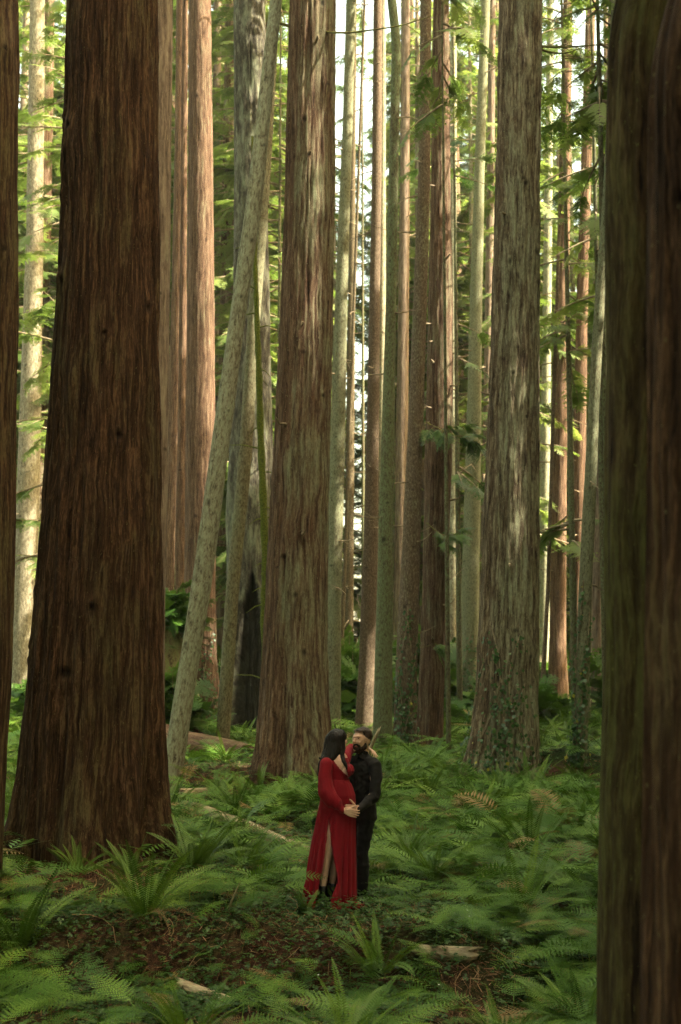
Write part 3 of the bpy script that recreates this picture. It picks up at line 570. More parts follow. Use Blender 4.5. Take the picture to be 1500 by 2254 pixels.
fine_tree('bright green conifer in sun behind the grey redwood', 1150, 58, 6, 36, 3.2, 120, 69, 'needle_far', .14, gap=.3)
# boughs reaching in from the right trunks
def bough(name, label, p0, p1, sag, r0, ntw, spray, seed, mat='twig_moss', Ls=(.3, .6), root=None, cat='branch', leaf='needle'):
    rg = np.random.default_rng(seed); p0, p1 = np.array(p0, float), np.array(p1, float); acc = Acc(); n = 14
    ts = np.linspace(0, 1, n); wob = np.cumsum(rg.normal(0, .012, (n, 3)), 0) * np.linalg.norm(p1 - p0) * .35
    pts = p0 + (p1 - p0) * ts[:, None] + np.array([0, 0, 1]) * (-sag * 4 * ts * (1 - ts))[:, None] + wob
    v, f = tube_arr(pts, np.linspace(r0, r0 * .25, n), 7); acc.add(v, f, 1, .4)
    B, A, E, L = [], [], [], []
    for k in range(ntw):
        q = rg.uniform(.15, 1); p = pts[int(q * (n - 1))]; a = math.atan2(*(p1 - p0)[[1, 0]]) + rg.choice([-1, 1]) * rg.uniform(.3, 1.3); ln = rg.uniform(*Ls); e = rg.uniform(-.7, .35)
        d = np.array([math.cos(a) * math.cos(e), math.sin(a) * math.cos(e), math.sin(e)]) * ln
        v, f = tube_arr([p, p + d * .5, p + d + [0, 0, -.1 * ln]], [r0 * .3, r0 * .2, r0 * .08], 4); acc.add(v, f, 1, .4)
        for s in range(spray): u = rg.uniform(.2, 1); B.append(p + d * u); A.append(a + rg.uniform(-.7, .7)); E.append(e - .3 + rg.uniform(-.3, .3)); L.append(rg.uniform(.25, .6))
    if B: acc_fronds(acc, T_SPRAY_FINE[0], np.array(B), np.array(A), np.array(E), np.array(L), rg.uniform(.2, 1, len(B)), stem_mi=1, leaf_mi=0, roll=rg.uniform(-.5, .5, len(B)), fold=-.1)
    me = acc.mesh(name, [M[leaf], M[mat]], False)
    if root is not None:
        o = link(name, me); o.parent = root; o.matrix_parent_inverse = Matrix.Translation(-Vector(root.location)); o.location = (0, 0, 0)
        return o
    return tag(link(name, me), label, cat)
bough('branch', None, P(618, 52, T['leaning']['Y'] + .1), P(952, 42, 24), .22, .032, 5, 0, 1, root=T['leaning']['root'], Ls=(.4, 1.2))
bough('branch', None, P(1188, 102, T['grey']['Y']), P(1350, 98, 26), .03, .03, 4, 0, 2, root=T['grey']['root'])
bough('branch', None, P(1186, 108, T['grey']['Y']), P(1290, 100, 27), .12, .028, 3, 0, 3, root=T['grey']['root'])
bough('branch', None, P(1345, 90, 26), P(1180, 10, 25), -.2, .03, 16, 5, 4, root=T['right_a']['root'], Ls=(.3, .9)) if 0 else None
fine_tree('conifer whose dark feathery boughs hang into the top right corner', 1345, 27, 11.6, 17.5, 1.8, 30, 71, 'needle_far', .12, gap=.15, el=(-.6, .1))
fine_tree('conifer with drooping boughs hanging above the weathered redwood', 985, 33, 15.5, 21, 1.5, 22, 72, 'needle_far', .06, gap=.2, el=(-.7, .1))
bough('branch', None, P(940, 930, T['c5']['Y'] - .4), P(1050, 960, T['c5']['Y'] - 1.5), .1, .02, 14, 4, 5, root=T['c5']['root'], Ls=(.3, .8))
bough('branch', None, P(940, 1150, T['c5']['Y'] - .5), P(1000, 1180, T['c5']['Y'] - 1.3), .1, .015, 8, 3, 6, root=T['c5']['root'], Ls=(.2, .5))
bough('branch', None, P(925, 1425, T['c4']['Y'] - .3), P(962, 1412, T['c4']['Y'] - .8), .02, .01, 3, 3, 7, root=T['c4']['root'], Ls=(.1, .25), leaf='shrub')
# mossy wavy stem by the centre redwood
acc = Acc(); q = np.array([P(a, b, 31.0) for a, b in [(596, 1640), (589, 1500), (583, 1350), (586, 1250), (580, 1100), (574, 950), (570, 800), (566, 700), (563, 600), (560, 480), (556, 300)]])
tt = np.linspace(0, 10, 60); q = np.stack([np.interp(tt, np.arange(11), q[:, i]) for i in range(3)], -1)
v, f = tube_arr(q, np.interp(np.arange(60), [0, 20, 35, 59], [.115, .085, .07, .03]) * (1 + .12 * np.sin(np.arange(60) * 1.9)), 12); acc.add(v, f, 1, .3)
rg = np.random.default_rng(8)
for k in range(26):
    p = q[rg.integers(3, 55)]; a = rg.uniform(0, 6.28); ln = rg.uniform(.2, .9); d = np.array([math.cos(a), math.sin(a) * .6, rg.uniform(-.3, .4)]) * ln
    v, f = tube_arr([p, p + d * .5, p + d + [0, 0, -.1]], [.02, .012, .004], 4); acc.add(v, f, 1, .3)
o = link('mossy_stem', acc.mesh('mossy_stem', [M['moss'], M['moss']], True)); tag(o, 'thin crooked stem covered in yellow green moss left of the centre redwood', 'tree')
# ------------------------------------------------------------------ undergrowth
PEOPLE = (0.08, 14.55)
def free(x, y, pad=.0, people=False):
    ok = np.ones(len(x), bool)
    for (a, b, r) in FOOT: ok &= (x - a) ** 2 + (y - b) ** 2 > (r + pad) ** 2
    if people: ok &= ~((np.abs(x) < .62 + pad) & (y > 13.05) & (y < 15.0))
    return ok
def scatter(n, y0, y1, dens, pad=0., seed=0, marg=1.2, people=False):
    rg = np.random.default_rng(seed); y = np.sqrt(rg.uniform(y0 ** 2, y1 ** 2, n * 3)); x = rg.uniform(-1, 1, n * 3) * (.25 * y + marg)
    k = (rg.random(n * 3) < dens(x, y)) & free(x, y, pad, people); return x[k][:n], y[k][:n]
def nz(x, y, s, seed): return fbm2(x, y, s, 3, seed)
def path(x, y):   # bare trodden strip from the bottom right centre, and the brown crest under the couple
    cx = .95 + .22 * np.sin(y * 1.1); a = np.exp(-((x - cx) / .34) ** 2) * (1 - sm(12.4, 13.2, y))
    b = np.exp(-((y - 13.55 - .2 * np.sin(x * 2)) / .5) ** 2) * sm(-2.6, -1.8, x) * (1 - sm(1.2, 1.7, x))
    c = np.exp(-((x - 3.0) ** 2 + ((y - 17.3) / 1.2) ** 2) / .3); d = np.exp(-(((x + 2.5) / 1.5) ** 2 + ((y - 15.4) / .6) ** 2))
    e = np.exp(-(((x + 1.9) / .8) ** 2 + ((y - 26) / 1.0) ** 2)) + np.exp(-(((x - 4.6) / 1.1) ** 2 + ((y - 26.5) / .8) ** 2))
    return np.clip(a + b * .42 + c + d * 1.3 + e, 0, 1)
for t_ in np.linspace(0, 1, 12): p_ = G(402 + 260 * t_, 1790 + 82 * t_); FOOT.append((p_[0], p_[1] - .12, .16))
for t_ in np.linspace(0, 1, 6): p_ = G(400 + 108 * t_, 1768); FOOT.append((p_[0], p_[1] - .1, .2))
# fern carpet: bracken and lady fern fronds, uncountable
acc = Acc()
T_STEM = (np.array([(0, -.012), (1, -.008), (1, .008), (0, .012)]), np.array([(0, 1, 2, 3)]), np.array([1]))
def carpet(n, y0, y1, T0, L, seed, thr, elr=(.05, .6), curv=(.3, 1.2), hs=1., stems=True):
    x, y = scatter(n, y0, y1, lambda x, y: sm(thr, thr + .14, nz(x, y, .5, 31)) * (1 - path(x, y)) * np.where(y < 13.9, .25 + .75 * sm(.1, 1.6, x) + .35 * sm(-1.5, -3, x), 1), .02, seed, people=True)
    rg = np.random.default_rng(seed + 1); m = len(x); hgt = nz(x, y, 1.3, 44); z = ground(x, y) + rg.uniform(.02, .12, m) + .42 * np.clip(hgt - .32, 0, 1) * rg.uniform(.3, 1.3, m) * hs
    base = np.stack([x, y, z], -1); az = rg.random(m) * 6.28
    clump = nz(x, y, 2.2, 40); r = np.clip(.30 + .8 * (clump - .42) + rg.normal(0, .2, m), 0, 1.0); r = np.where(rg.random(m) < .05, 1.25, np.minimum(r, .80))
    acc_fronds(acc, T0, base, az, rg.uniform(*elr, m), rg.uniform(*L, m), rg.uniform(*curv, m), roll=rg.normal(0, .22, m), wid=rg.uniform(.85, 1.2, m), fold=.06, droop=.3, rnd=r)
    if stems: acc_fronds(acc, T_STEM, base - [0, 0, .3], az, np.full(m, 1.35), np.full(m, .32), np.full(m, .1), rnd=np.full(m, .9))
carpet(1250, 9.3, 14, T_LADY, (.35, .70), 1, .36)
carpet(1500, 14, 20, T_LADY, (.45, .8), 2, .27)
carpet(1300, 14.5, 22, T_LADY_FAR, (.35, .8), 12, .25, (.3, 1.1), (.8, 1.8))
carpet(3300, 20, 34, T_LADY_FAR, (.5, .95), 3, .26)
carpet(4500, 34, 75, T_LADY_FAR, (.8, 1.5), 4, .22)
tag(link('fern_carpet', acc.mesh('fern_carpet', [M['lady']])), 'dense carpet of lacy light green ferns covering the forest floor', 'ferns', kind='stuff')
# redwood sorrel
V3 = []; F3 = []
for k in range(3):
    a = k * 2.094; c, s = math.cos(a), math.sin(a)
    def rt(x, y, z): return (x * c - y * s, x * s + y * c, z)
    n = len(V3); V3 += [rt(0, 0, 0), rt(.6, -.52, -.12), rt(1.05, -.3, -.16), rt(.85, 0, .0), rt(1.05, .3, -.16), rt(.6, .52, -.12)]
    F3 += [(n, n + 1, n + 2, n + 3), (n, n + 3, n + 4, n + 5)]
V3 = np.array(V3); F3 = np.array(F3)
def scatter_leaves(acc, V0, F0, P0, size, tilt, seed, rnd, mi=0):
    rg = np.random.default_rng(seed); m = len(P0); a = rg.random(m) * 6.28; s = rg.uniform(*size, m)
    tx, ty = rg.normal(0, tilt, m), rg.normal(0, tilt, m); ca, sa = np.cos(a), np.sin(a)
    X = (V0[None, :, 0] * ca[:, None] - V0[None, :, 1] * sa[:, None]) * s[:, None]; Y_ = (V0[None, :, 0] * sa[:, None] + V0[None, :, 1] * ca[:, None]) * s[:, None]
    Z_ = V0[None, :, 2] * s[:, None] + X * tx[:, None] + Y_ * ty[:, None]
    V = np.stack([X, Y_, Z_], -1) + P0[:, None]; F = (F0[None] + (np.arange(m) * len(V0))[:, None, None]).reshape(-1, 4)
    acc.add(V.reshape(-1, 3), F, mi, np.repeat(rnd, len(V0)))
acc = Acc()
for (n, y0, y1, sz, sd) in [(26000, 9.2, 14.2, (.018, .032), 5), (17000, 14.2, 20, (.018, .034), 6), (14000, 20, 34, (.025, .045), 7)]:
    x, y = scatter(n, y0, y1, lambda x, y: sm(.30, .5, nz(x, y, .9, 51) + .05) * (1 - .97 * path(x, y)), .0, sd)
    rg = np.random.default_rng(sd); z = ground(x, y) + rg.uniform(.03, .11, len(x)) * (.6 + nz(x, y, 3, 8))
    scatter_leaves(acc, V3, F3, np.stack([x, y, z], -1), sz, .28, sd, np.clip(rg.normal(.42, .2, len(x)), 0, 1))
tag(link('sorrel', acc.mesh('sorrel', [M['sorrel']])), 'low clover-like sorrel leaves growing between the ferns', 'sorrel', kind='stuff')
# litter: needles, twigs, shed fronds
acc = Acc(); LV = np.array([(-1, -.09, 0), (1, -.05, .05), (1, .05, .05), (-1, .09, 0)]); LF = np.array([(0, 1, 2, 3)])
for (n, y0, y1, sz, sd) in [(22000, 9.2, 14.4, (.012, .05), 15), (16000, 14.4, 20, (.015, .055), 16), (9000, 20, 32, (.03, .08), 17)]:
    x, y = scatter(n, y0, y1, lambda x, y: .12 + .88 * path(x, y), -.1, sd); rg = np.random.default_rng(sd); z = ground(x, y) + rg.uniform(.004, .05, len(x)) ** 1
    scatter_leaves(acc, LV, LF, np.stack([x, y, z], -1), sz, .45, sd, np.clip(rg.normal(.5, .28, len(x)), 0, 1))
x, y = scatter(900, 9.2, 20, lambda x, y: .15 + .85 * path(x, y), -.1, 18); rg = np.random.default_rng(18); z = ground(x, y) + .02
acc_fronds(acc, T_DEAD, np.stack([x, y, z], -1), rg.random(len(x)) * 6.28, rg.uniform(-.05, .3, len(x)), rg.uniform(.12, .4, len(x)), rg.uniform(-.2, .8, len(x)), roll=rg.normal(0, .5, len(x)), fold=.1, rnd=np.clip(rg.normal(.5, .28, len(x)), 0, 1))
rg = np.random.default_rng(61); x, y = scatter(260, 9.2, 24, lambda x, y: .25 + .75 * path(x, y), -.1, 62)
for a, b_ in zip(x, y):
    L_ = rg.uniform(.1, .5); t_ = rg.random() * 6.28; pp = np.array([(a + math.cos(t_ + .3 * k) * L_ * k / 4, b_ + math.sin(t_ + .3 * k) * L_ * k / 4, 0) for k in range(5)]); pp[:, 2] = ground(pp[:, 0], pp[:, 1]) + np.linspace(.01, rg.uniform(.02, .12), 5)
    v, f = tube_arr(pp, np.linspace(1, .4, 5) * rg.uniform(.003, .008), 4); acc.add(v, f, 0, .95)
tag(link('leaf_litter', acc.mesh('leaf_litter', [M['litter']])), 'reddish brown litter of fallen needles, twigs and shed fern bits', 'litter', kind='stuff')
# ------------------------------------------------------------------ sword ferns
def sword_mesh(seed, nf, ndead, far=False, up=(.55, 1.35), Lr=(.7, 1.05)):
    rg = np.random.default_rng(seed); out = []
    acc = Acc(); n = nf; az = np.arange(n) * 2.4 + rg.normal(0, .3, n); el = rg.uniform(*up, n); L = rg.uniform(*Lr, n); cu = rg.uniform(.35, 1.15, n) * (1.25 - .35 * el)
    b = np.stack([np.cos(az) * .05, np.sin(az) * .05, rg.uniform(-.02, .05, n)], -1)
    acc_fronds(acc, T_SWORD_FAR if far else T_SWORD, b, az, el, L, cu, roll=rg.normal(0, .35, n), wid=rg.uniform(.85, 1.2, n), fold=.28, droop=1.5, rnd=np.clip(rg.normal(.5, .22, n), 0, 1))
    g = acc.mesh('fronds', [M['sword']]); d = None
    if ndead:
        acc = Acc(); n = ndead; az = rg.random(n) * 6.28; b = np.stack([np.cos(az) * .06, np.sin(az) * .06, np.full(n, .06)], -1)
        acc_fronds(acc, T_DEAD, b, az, rg.uniform(-.1, .6, n), rg.uniform(.45, .85, n), rg.uniform(1.2, 2.4, n), roll=rg.normal(0, .6, n), wid=.9, fold=.5, rnd=np.clip(rg.normal(.5, .25, n), 0, 1)); d = acc.mesh('dead_fronds', [M['deadfern']])
    return g, d
SW = [sword_mesh(k, 17 + 2 * (k % 4), [0, 6, 12, 3][k % 4], False) for k in range(8)]
SWF = [sword_mesh(20 + k, 13, [0, 5][k % 2], True) for k in range(4)]
SWUP = [sword_mesh(40 + k, 9, 2, False, (.95, 1.4), (.75, 1.0)) for k in range(2)]
def fern(label, px=None, py=None, var=None, s=1., xy=None, group=None, rot=None, bank=None):
    p = G(px, py) if xy is None else np.array([xy[0], xy[1], float(ground(*xy))])
    r = empty('sword_fern', tuple(p)); tag(r, label, 'fern', group); g, d = (bank or SW)[var % len(bank or SW)]
    r.scale = (s, s, s * .97); r.rotation_euler.z = rot if rot is not None else random.random() * 6.28
    r.rotation_euler.x, r.rotation_euler.y = random.gauss(0, .13), random.gauss(0, .13)
    link('fronds', g, r)
    if d: link('dead_fronds', d, r)
    FOOT_F.append((p[0], p[1])); return r
FOOT_F = []
fern('big sword fern in front of the massive redwood, ringed by hanging brown dead fronds', 318, 2030, 2, .95)
fern('large dark sword fern at the bottom left edge of the photo', 45, 2105, 6, .95)
fern('tall sword fern with brown fronds right of the massive redwood by the lacy carpet', 425, 1925, 1, .95)
fern('upright sword fern in the foreground right below the couple', 835, 2160, 4, .78)
fern('small bright fern growing at the left hem of the red dress', 692, 2010, 8, .42, bank=SWUP, var=0) if 0 else fern('small bright fern growing at the left hem of the red dress', 672, 2012, 0, .36, bank=SWUP)
fern('bright upright fern at the foot of the centre redwood, left of the dress', 575, 1752, 1, .75, bank=SWUP)
fern('arching fern under the centre redwood, nearest the pale log', 545, 1790, 0, .8)
fern('fern between the centre redwood and the red dress', 640, 1785, 3, .8)
fern('tall fern rising behind the man, pointing at the rosy trunk', 930, 1700, 0, 1.1, bank=SWUP)
fern('wide fern right of the man, below the weathered redwood', 880, 1720, 5, .8)
fern('fern clump at the left foot of the grey redwood', 1000, 1745, 4, .8)
fern('fern in front of the split base of the grey redwood', 1100, 1770, 2, .95)
fern('bright upright fern at the right foot of the grey redwood', 1165, 1765, 1, 1.0, bank=SWUP)
fern('fern below the ivy-wrapped slim trunk', 1225, 1775, 7, .85)
fern('pair of stiff fronds rising from the carpet in the middle right', 1165, 1905, 0, 1.0, bank=SWUP)
fern('low fern with brown tips in the carpet, nearer the path than the grey redwood', 1060, 1800, 2, .75)
fern('tall upright fern in the middle of the right carpet, right of the mound', 1148, 2030, 1, .95, bank=SWUP)
fern('upright fern touching the right foreground trunk', 1305, 1985, 0, .95, bank=SWUP)
fern('fern sprouting on the crest right of the man by the brown bank', 955, 1945, 3, .55)
fern('fern on the bottom edge of the photo, left of centre', 415, 2320, 4, .7)
fern('dark broad fern on the bottom edge below the couple', 760, 2330, 5, .75)
fern('fern on the bottom edge, right of centre', 1110, 2330, 0, .6)
fern('fern in the bottom right corner against the foreground trunk', 1290, 2290, 6, .75)
fern('fern at left between the edge trunk and the massive redwood, nearer', 52, 1790, 0, .95)
fern('fern at left between the edge trunk and the massive redwood, the farther one', 66, 1650, 1, 1.1, bank=SWUP)
fern('fern left of the leaning trunk foot, beside the massive redwood', 372, 1800, 3, .8)
fern('fern beside the pale fallen log', 480, 1760, 5, .7)
rg = np.random.default_rng(77); cnt = 0; tries = 0
while cnt < 170 and tries < 5000:
    tries += 1
    y = math.sqrt(rg.uniform(13 ** 2, 52 ** 2)) if cnt > 70 else rg.uniform(15.5, 30); x = rg.uniform(-1, 1) * (.25 * y + .8)
    if not free(np.array([x]), np.array([y]), .15, True)[0] or any((x - a) ** 2 + (y - b) ** 2 < (.40 + .010 * y) ** 2 for a, b in FOOT_F): continue
    if y < 16 and abs(x) < 1.2: continue
    if fbm2(x, y, .35, 2, 9) < .40 and y < 26 and cnt > 40: continue
    z = 'near' if y < 26 else 'far'
    fern({'near': 'sword fern among others in the carpet between the couple and the big trunks', 'far': 'small distant sword fern on the rising ground between the far trunks'}[z], xy=(x, y), var=int(rg.integers(0, 8)), s=rg.uniform(.45, 1.0) * (1.1 if y > 26 else .85), bank=SW if y < 26 else SWF, group={'near': 'sword ferns in the middle distance', 'far': 'sword ferns in the far undergrowth'}[z]); cnt += 1
# ------------------------------------------------------------------ shrubs on the far floor
def shrub_mesh(seed, h, r, n):
    rg = np.random.default_rng(seed); acc = Acc(); az = rg.random(n) * 6.28; b = np.stack([rg.normal(0, r * .35, n), rg.normal(0, r * .35, n), rg.uniform(0, h * .75, n)], -1)
    acc_fronds(acc, T_SPRAY[0], b, az, rg.uniform(-.1, 1.1, n), rg.uniform(.45, .9, n) * r, rg.uniform(.2, 1.2, n), roll=rg.normal(0, .5, n), wid=1.3, fold=.0)
    for k in range(8):
        a = rg.random() * 6.28; v, f = tube_arr([(0, 0, -.1), (math.cos(a) * r * .25, math.sin(a) * r * .25, h * .5), (math.cos(a) * r * .5, math.sin(a) * r * .5, h)], [.03, .02, .006], 4); acc.add(v, f, 1, .3)
    return acc.mesh('bush', [M['shrub'], M['twig']])
SH = [shrub_mesh(k, [1.6, 2.4, 1.2][k], [1.3, 1.5, 1.2][k], [110, 150, 90][k]) for k in range(3)]
cnt = 0; rg = np.random.default_rng(91); B_ = []
while cnt < 95:
    y = rg.uniform(43, 88); x = rg.uniform(-1, 1) * (.25 * y + 2)
    if not free(np.array([x]), np.array([y]), .5)[0]: continue
    r = link('bush', SH[cnt % 3], None, (x, y, float(ground(x, y)))); s = rg.uniform(.7, 1.25) * (1 + .006 * (y - 43)); r.scale = (s, s, s); r.rotation_euler.z = rg.random() * 6.28
    tag(r, 'loose green bush on the forest floor behind the far trunks', 'bush', 'bushes closing the view between the far trunks'); cnt += 1
for (lb, px, py, v, s) in [('green bush on the bank between the massive redwood and the sun-patched one', 383, 1612, 1, .55), ('leafy bush beside the woman\'s head, in the gap left of the bleached trunk', 762, 1590, 0, .9), ('low bush left of the smooth olive trunk', 985, 1600, 2, .6), ('leafy bush at the far end of the gap right of the grey redwood', 1215, 1590, 0, .6)]:
    p = G(px, py); r = link('bush', SH[v], None, tuple(p)); r.scale = (s, s, s); tag(r, lb, 'bush')
# ------------------------------------------------------------------ ivy on trunks
IV = np.array([(0, 0, 0), (.5, -.5, .05), (1.1, 0, -.1), (.5, .5, .05)]); IF = np.array([(0, 1, 2, 3)])
def ivy(key, label, z0, z1, n, a0, a1, seed, vines=5):
    t = T[key]; rg = np.random.default_rng(seed); acc = Acc(); cols = rg.uniform(a0, a1, vines); b = t['b']; PL = []; AN = []
    for k in range(n):
        v = rg.integers(0, vines); u = rg.random() ** 1.6; z = b[2] + z0 + (z1 - z0) * u * (.5 + .5 * ((v * 37 % 10) / 10)); a = cols[v] + .35 * math.sin(z * 1.7 + v) + rg.normal(0, .13 + .25 * (1 - u))
        r = np.interp(z, t['z'], t['rr']) * (1.03 + .10 * math.exp(-(z - b[2]) / .6)) + rg.uniform(.03, .10); cx = np.interp(z, t['z'], t['cx']); PL.append((cx + math.cos(a) * r, t['Y'] + math.sin(a) * r, z)); AN.append(a)
    PL = np.array(PL); AN = np.array(AN); m = len(PL); s = rg.uniform(.025, .06, m) * (1 + t['Y'] / 60)
    nrm = np.stack([np.cos(AN), np.sin(AN), np.full(m, .35)], -1) + rg.normal(0, .35, (m, 3)); nrm /= np.linalg.norm(nrm, axis=1)[:, None]
    dn = np.stack([rg.normal(0, .6, m), 0 * AN, np.full(m, -1.)], -1); dn -= (dn * nrm).sum(1)[:, None] * nrm; dn /= np.linalg.norm(dn, axis=1)[:, None]; sd = np.cross(nrm, dn)
    V = PL[:, None] + s[:, None, None] * (IV[None, :, 0, None] * dn[:, None] + IV[None, :, 1, None] * sd[:, None] + IV[None, :, 2, None] * nrm[:, None])
    acc.add(V.reshape(-1, 3), (IF[None] + (np.arange(m) * 4)[:, None, None]).reshape(-1, 4), 0, np.repeat(np.where(rg.random(m) < .012, 1.2, np.clip(rg.normal(.4, .2, m), 0, .72)), 4))
    for v in range(vines):
        zz = np.linspace(b[2], b[2] + z0 + (z1 - z0) * (.5 + .5 * ((v * 37 % 10) / 10)), 14); aa = cols[v] + .35 * np.sin(zz * 1.7 + v); rr = np.interp(zz, t['z'], t['rr']) * 1.03 + .02; cx = np.interp(zz, t['z'], t['cx'])
        vv, ff = tube_arr(np.stack([cx + np.cos(aa) * rr, t['Y'] + np.sin(aa) * rr, zz], -1), .012, 4); acc.add(vv, ff, 1, .3)
    tag(link('ivy', acc.mesh('ivy', [M['ivy'], M['twig']])), label, 'ivy')
h = R(180)
ivy('grey', 'ivy with a few yellow leaves on the base of the grey redwood', .0, 2.9, 520, R(205), R(290), 1, 6)
ivy('c4', 'ivy climbing the foot of the rosy slim trunk', .0, 3.8, 380, R(215), R(325), 2, 5)
ivy('r1', 'ivy winding up the slim leaning trunk at right', .0, 4.0, 450, R(200), R(300), 3, 4)
ivy('c6', 'ivy at the foot of the smooth olive trunk', .0, 3.2, 300, R(210), R(290), 4, 3)
ivy('sunlit', 'narrow column of ivy on the right flank of the sun-patched redwood', .2, 3.2, 260, R(290), R(310), 5, 2)
# ------------------------------------------------------------------ logs
def log(name, label, p0, p1, r0, r1, mat, seed, sink=.3, z0=None, z1=None, broken=.2, cat='log', n=20):
    p0, p1 = np.array(p0, float), np.array(p1, float); L = np.linalg.norm(p1 - p0); m = max(12, int(L / .05)); ts = np.linspace(0, 1, m)
    pts = p0 + (p1 - p0) * ts[:, None]; rad = r0 + (r1 - r0) * ts; d = (p1 - p0) / L; U = np.cross(d, [0, 0, 1]); U /= np.linalg.norm(U); W = np.cross(U, d)
    th = np.arange(n) / n * 2 * math.pi; TH, TS = np.meshgrid(th, ts * L)
    rr = rad[:, None] * (1 + .35 * (fbm(np.stack([np.cos(TH) * 2.2 + seed, np.sin(TH) * 2.2, TS * 1.3], -1), 3) - .5) + .15 * (fbm(np.stack([np.cos(TH) * 7 + seed, np.sin(TH) * 7, TS * 1.], -1), 2) - .5))
    pts = pts + (fbm(np.stack([ts * L * .8 + seed, 0 * ts, 0 * ts], -1), 2) - .5)[:, None] * np.array([0, 0, .12])
    jag = (fbm(np.stack([np.cos(th) * 3 + seed, np.sin(th) * 3, 0 * th], -1), 2) - .5) * broken
    off = np.zeros((m, n)); off[0] = -jag * 2; off[1] = -jag; off[-1] = jag * 2; off[-2] = jag
    V = pts[:, None] + rr[..., None] * (np.cos(TH)[..., None] * U + np.sin(TH)[..., None] * W) + off[..., None] * d
    ii, jj = np.meshgrid(np.arange(n), np.arange(m - 1)); i2 = (ii + 1) % n; F = np.stack([jj * n + ii, (jj + 1) * n + ii, (jj + 1) * n + i2, jj * n + i2], -1).reshape(-1, 4)
    V = V.reshape(-1, 3); V = np.vstack([V, pts[0] + d * .06, pts[-1] - d * .06]); tr = [(len(V) - 2, i, (i + 1) % n) for i in range(n)] + [(len(V) - 1, (m - 1) * n + (i + 1) % n, (m - 1) * n + i) for i in range(n)]
    bco = np.vstack([np.stack([np.cos(TH) * r0 + seed, np.sin(TH) * r0, TS], -1).reshape(-1, 3), [[seed, 0, 0]], [[seed, 0, L]]])
    me = mesh_np(name, V, F, tr, [M[mat]], attrs={'bco': bco, 'moss': np.full(len(V), .25), 'knot': np.zeros(len(V))}, smooth=True)
    return tag(link(name, me), label, cat)
def GP(px, py, up=0.): p = G(px, py); p[2] += up; return p
log('log', 'long pale rotten log sloping down through the ferns towards the dress', GP(402, 1790, .08), GP(662, 1872, .05), .12, .06, 'log_pale', 1, broken=.5)
log('log', 'short pale log lying level below the centre redwood', GP(398, 1765, .10), GP(508, 1760, .10), .08, .10, 'log_pale', 2)
log('log', 'thick brown fallen log behind the foot of the leaning trunk', GP(352, 1645, .25), GP(548, 1668, .08), .26, .16, 'log_dark', 3)
log('log', 'small tan log across the path in the foreground right of centre', GP(930, 2110, .04), GP(1045, 2112, .04), .06, .07, 'log_pale', 4)
log('log', 'mossy tan log lying in the lower left foreground', GP(395, 2185, .03), GP(510, 2222, .03), .07, .05, 'log_pale', 5)
log('stick', 'pale broken stick standing up behind the man\'s shoulder', P(808, 1668, 20.5), P(833, 1612, 20.4), .03, .022, 'log_pale', 6, cat='stick', n=10)
log('stick', 'thin bent pale stick standing left of the dress in the foreground', P(505, 2000, 13.4), P(527, 1950, 13.3), .012, .004, 'log_pale', 7, cat='stick', n=8)
# upturned root plate at left, mossy and earthy
n, m = 90, 110; U_, W_ = np.meshgrid(np.linspace(0, 2 * math.pi, n, endpoint=False), np.linspace(0, 1, m)); a = P(352, 1375, 39)[2]; zb = float(ground(-4.6, 39)) - .3
rx = .75 * (1 - .45 * W_ ** 2) * (1 + .5 * (fbm(np.stack([np.cos(U_) * 2, np.sin(U_) * 2, W_ * 3], -1), 4) - .5)); dome = np.sqrt(np.clip(1 - W_ ** 6, 0, 1))
V = np.stack([-4.72 + rx * 1.15 * np.cos(U_) * dome, 39 + rx * .7 * np.sin(U_) * dome, zb + (a - zb) * W_ + .15 * (fbm(np.stack([np.cos(U_) * 3, np.sin(U_) * 3, W_ * 4], -1), 3) - .5)], -1).reshape(-1, 3)
ii, jj = np.meshgrid(np.arange(n), np.arange(m - 1)); i2 = (ii + 1) % n; F = np.stack([jj * n + ii, jj * n + i2, (jj + 1) * n + i2, (jj + 1) * n + ii], -1).reshape(-1, 4)
tag(link('stump', mesh_np('stump', V, F, None, [M['log_dark']], attrs={'bco': V, 'moss': np.full(len(V), .75), 'knot': np.zeros(len(V))}, smooth=True)), 'tall broken mossy stump with ferns on top behind the leaning trunk', 'stump')
b2 = link('bush', SH[0], None, (-4.65, 39, a - .15)); b2.scale = (.6, .6, .75); tag(b2, 'feathery green bush growing on top of the tall mossy stump', 'bush')
fern('small fern on the face of the tall mossy stump', xy=(-4.3, 38.1), var=0, s=.8, bank=SWF)
# white flecks: tiny sorrel flowers
acc = Acc(); x, y = scatter(60, 9.5, 16, lambda x, y: 0 * x + .8, 0, 200); z = ground(x, y) + .14
scatter_leaves(acc, np.array([(-.5, -.5, 0), (.5, -.5, .1), (.5, .5, 0), (-.5, .5, .1)]), LF, np.stack([x, y, z], -1), (.009, .014), .3, 3, RNG.random(len(x)))
wm = simple_mat('petal_white', (.7, .7, .62), (.8, .8, .75)); tag(link('sorrel_flowers', acc.mesh('sorrel_flowers', [wm])), 'tiny white flowers scattered over the green ground cover', 'flowers', kind='stuff')
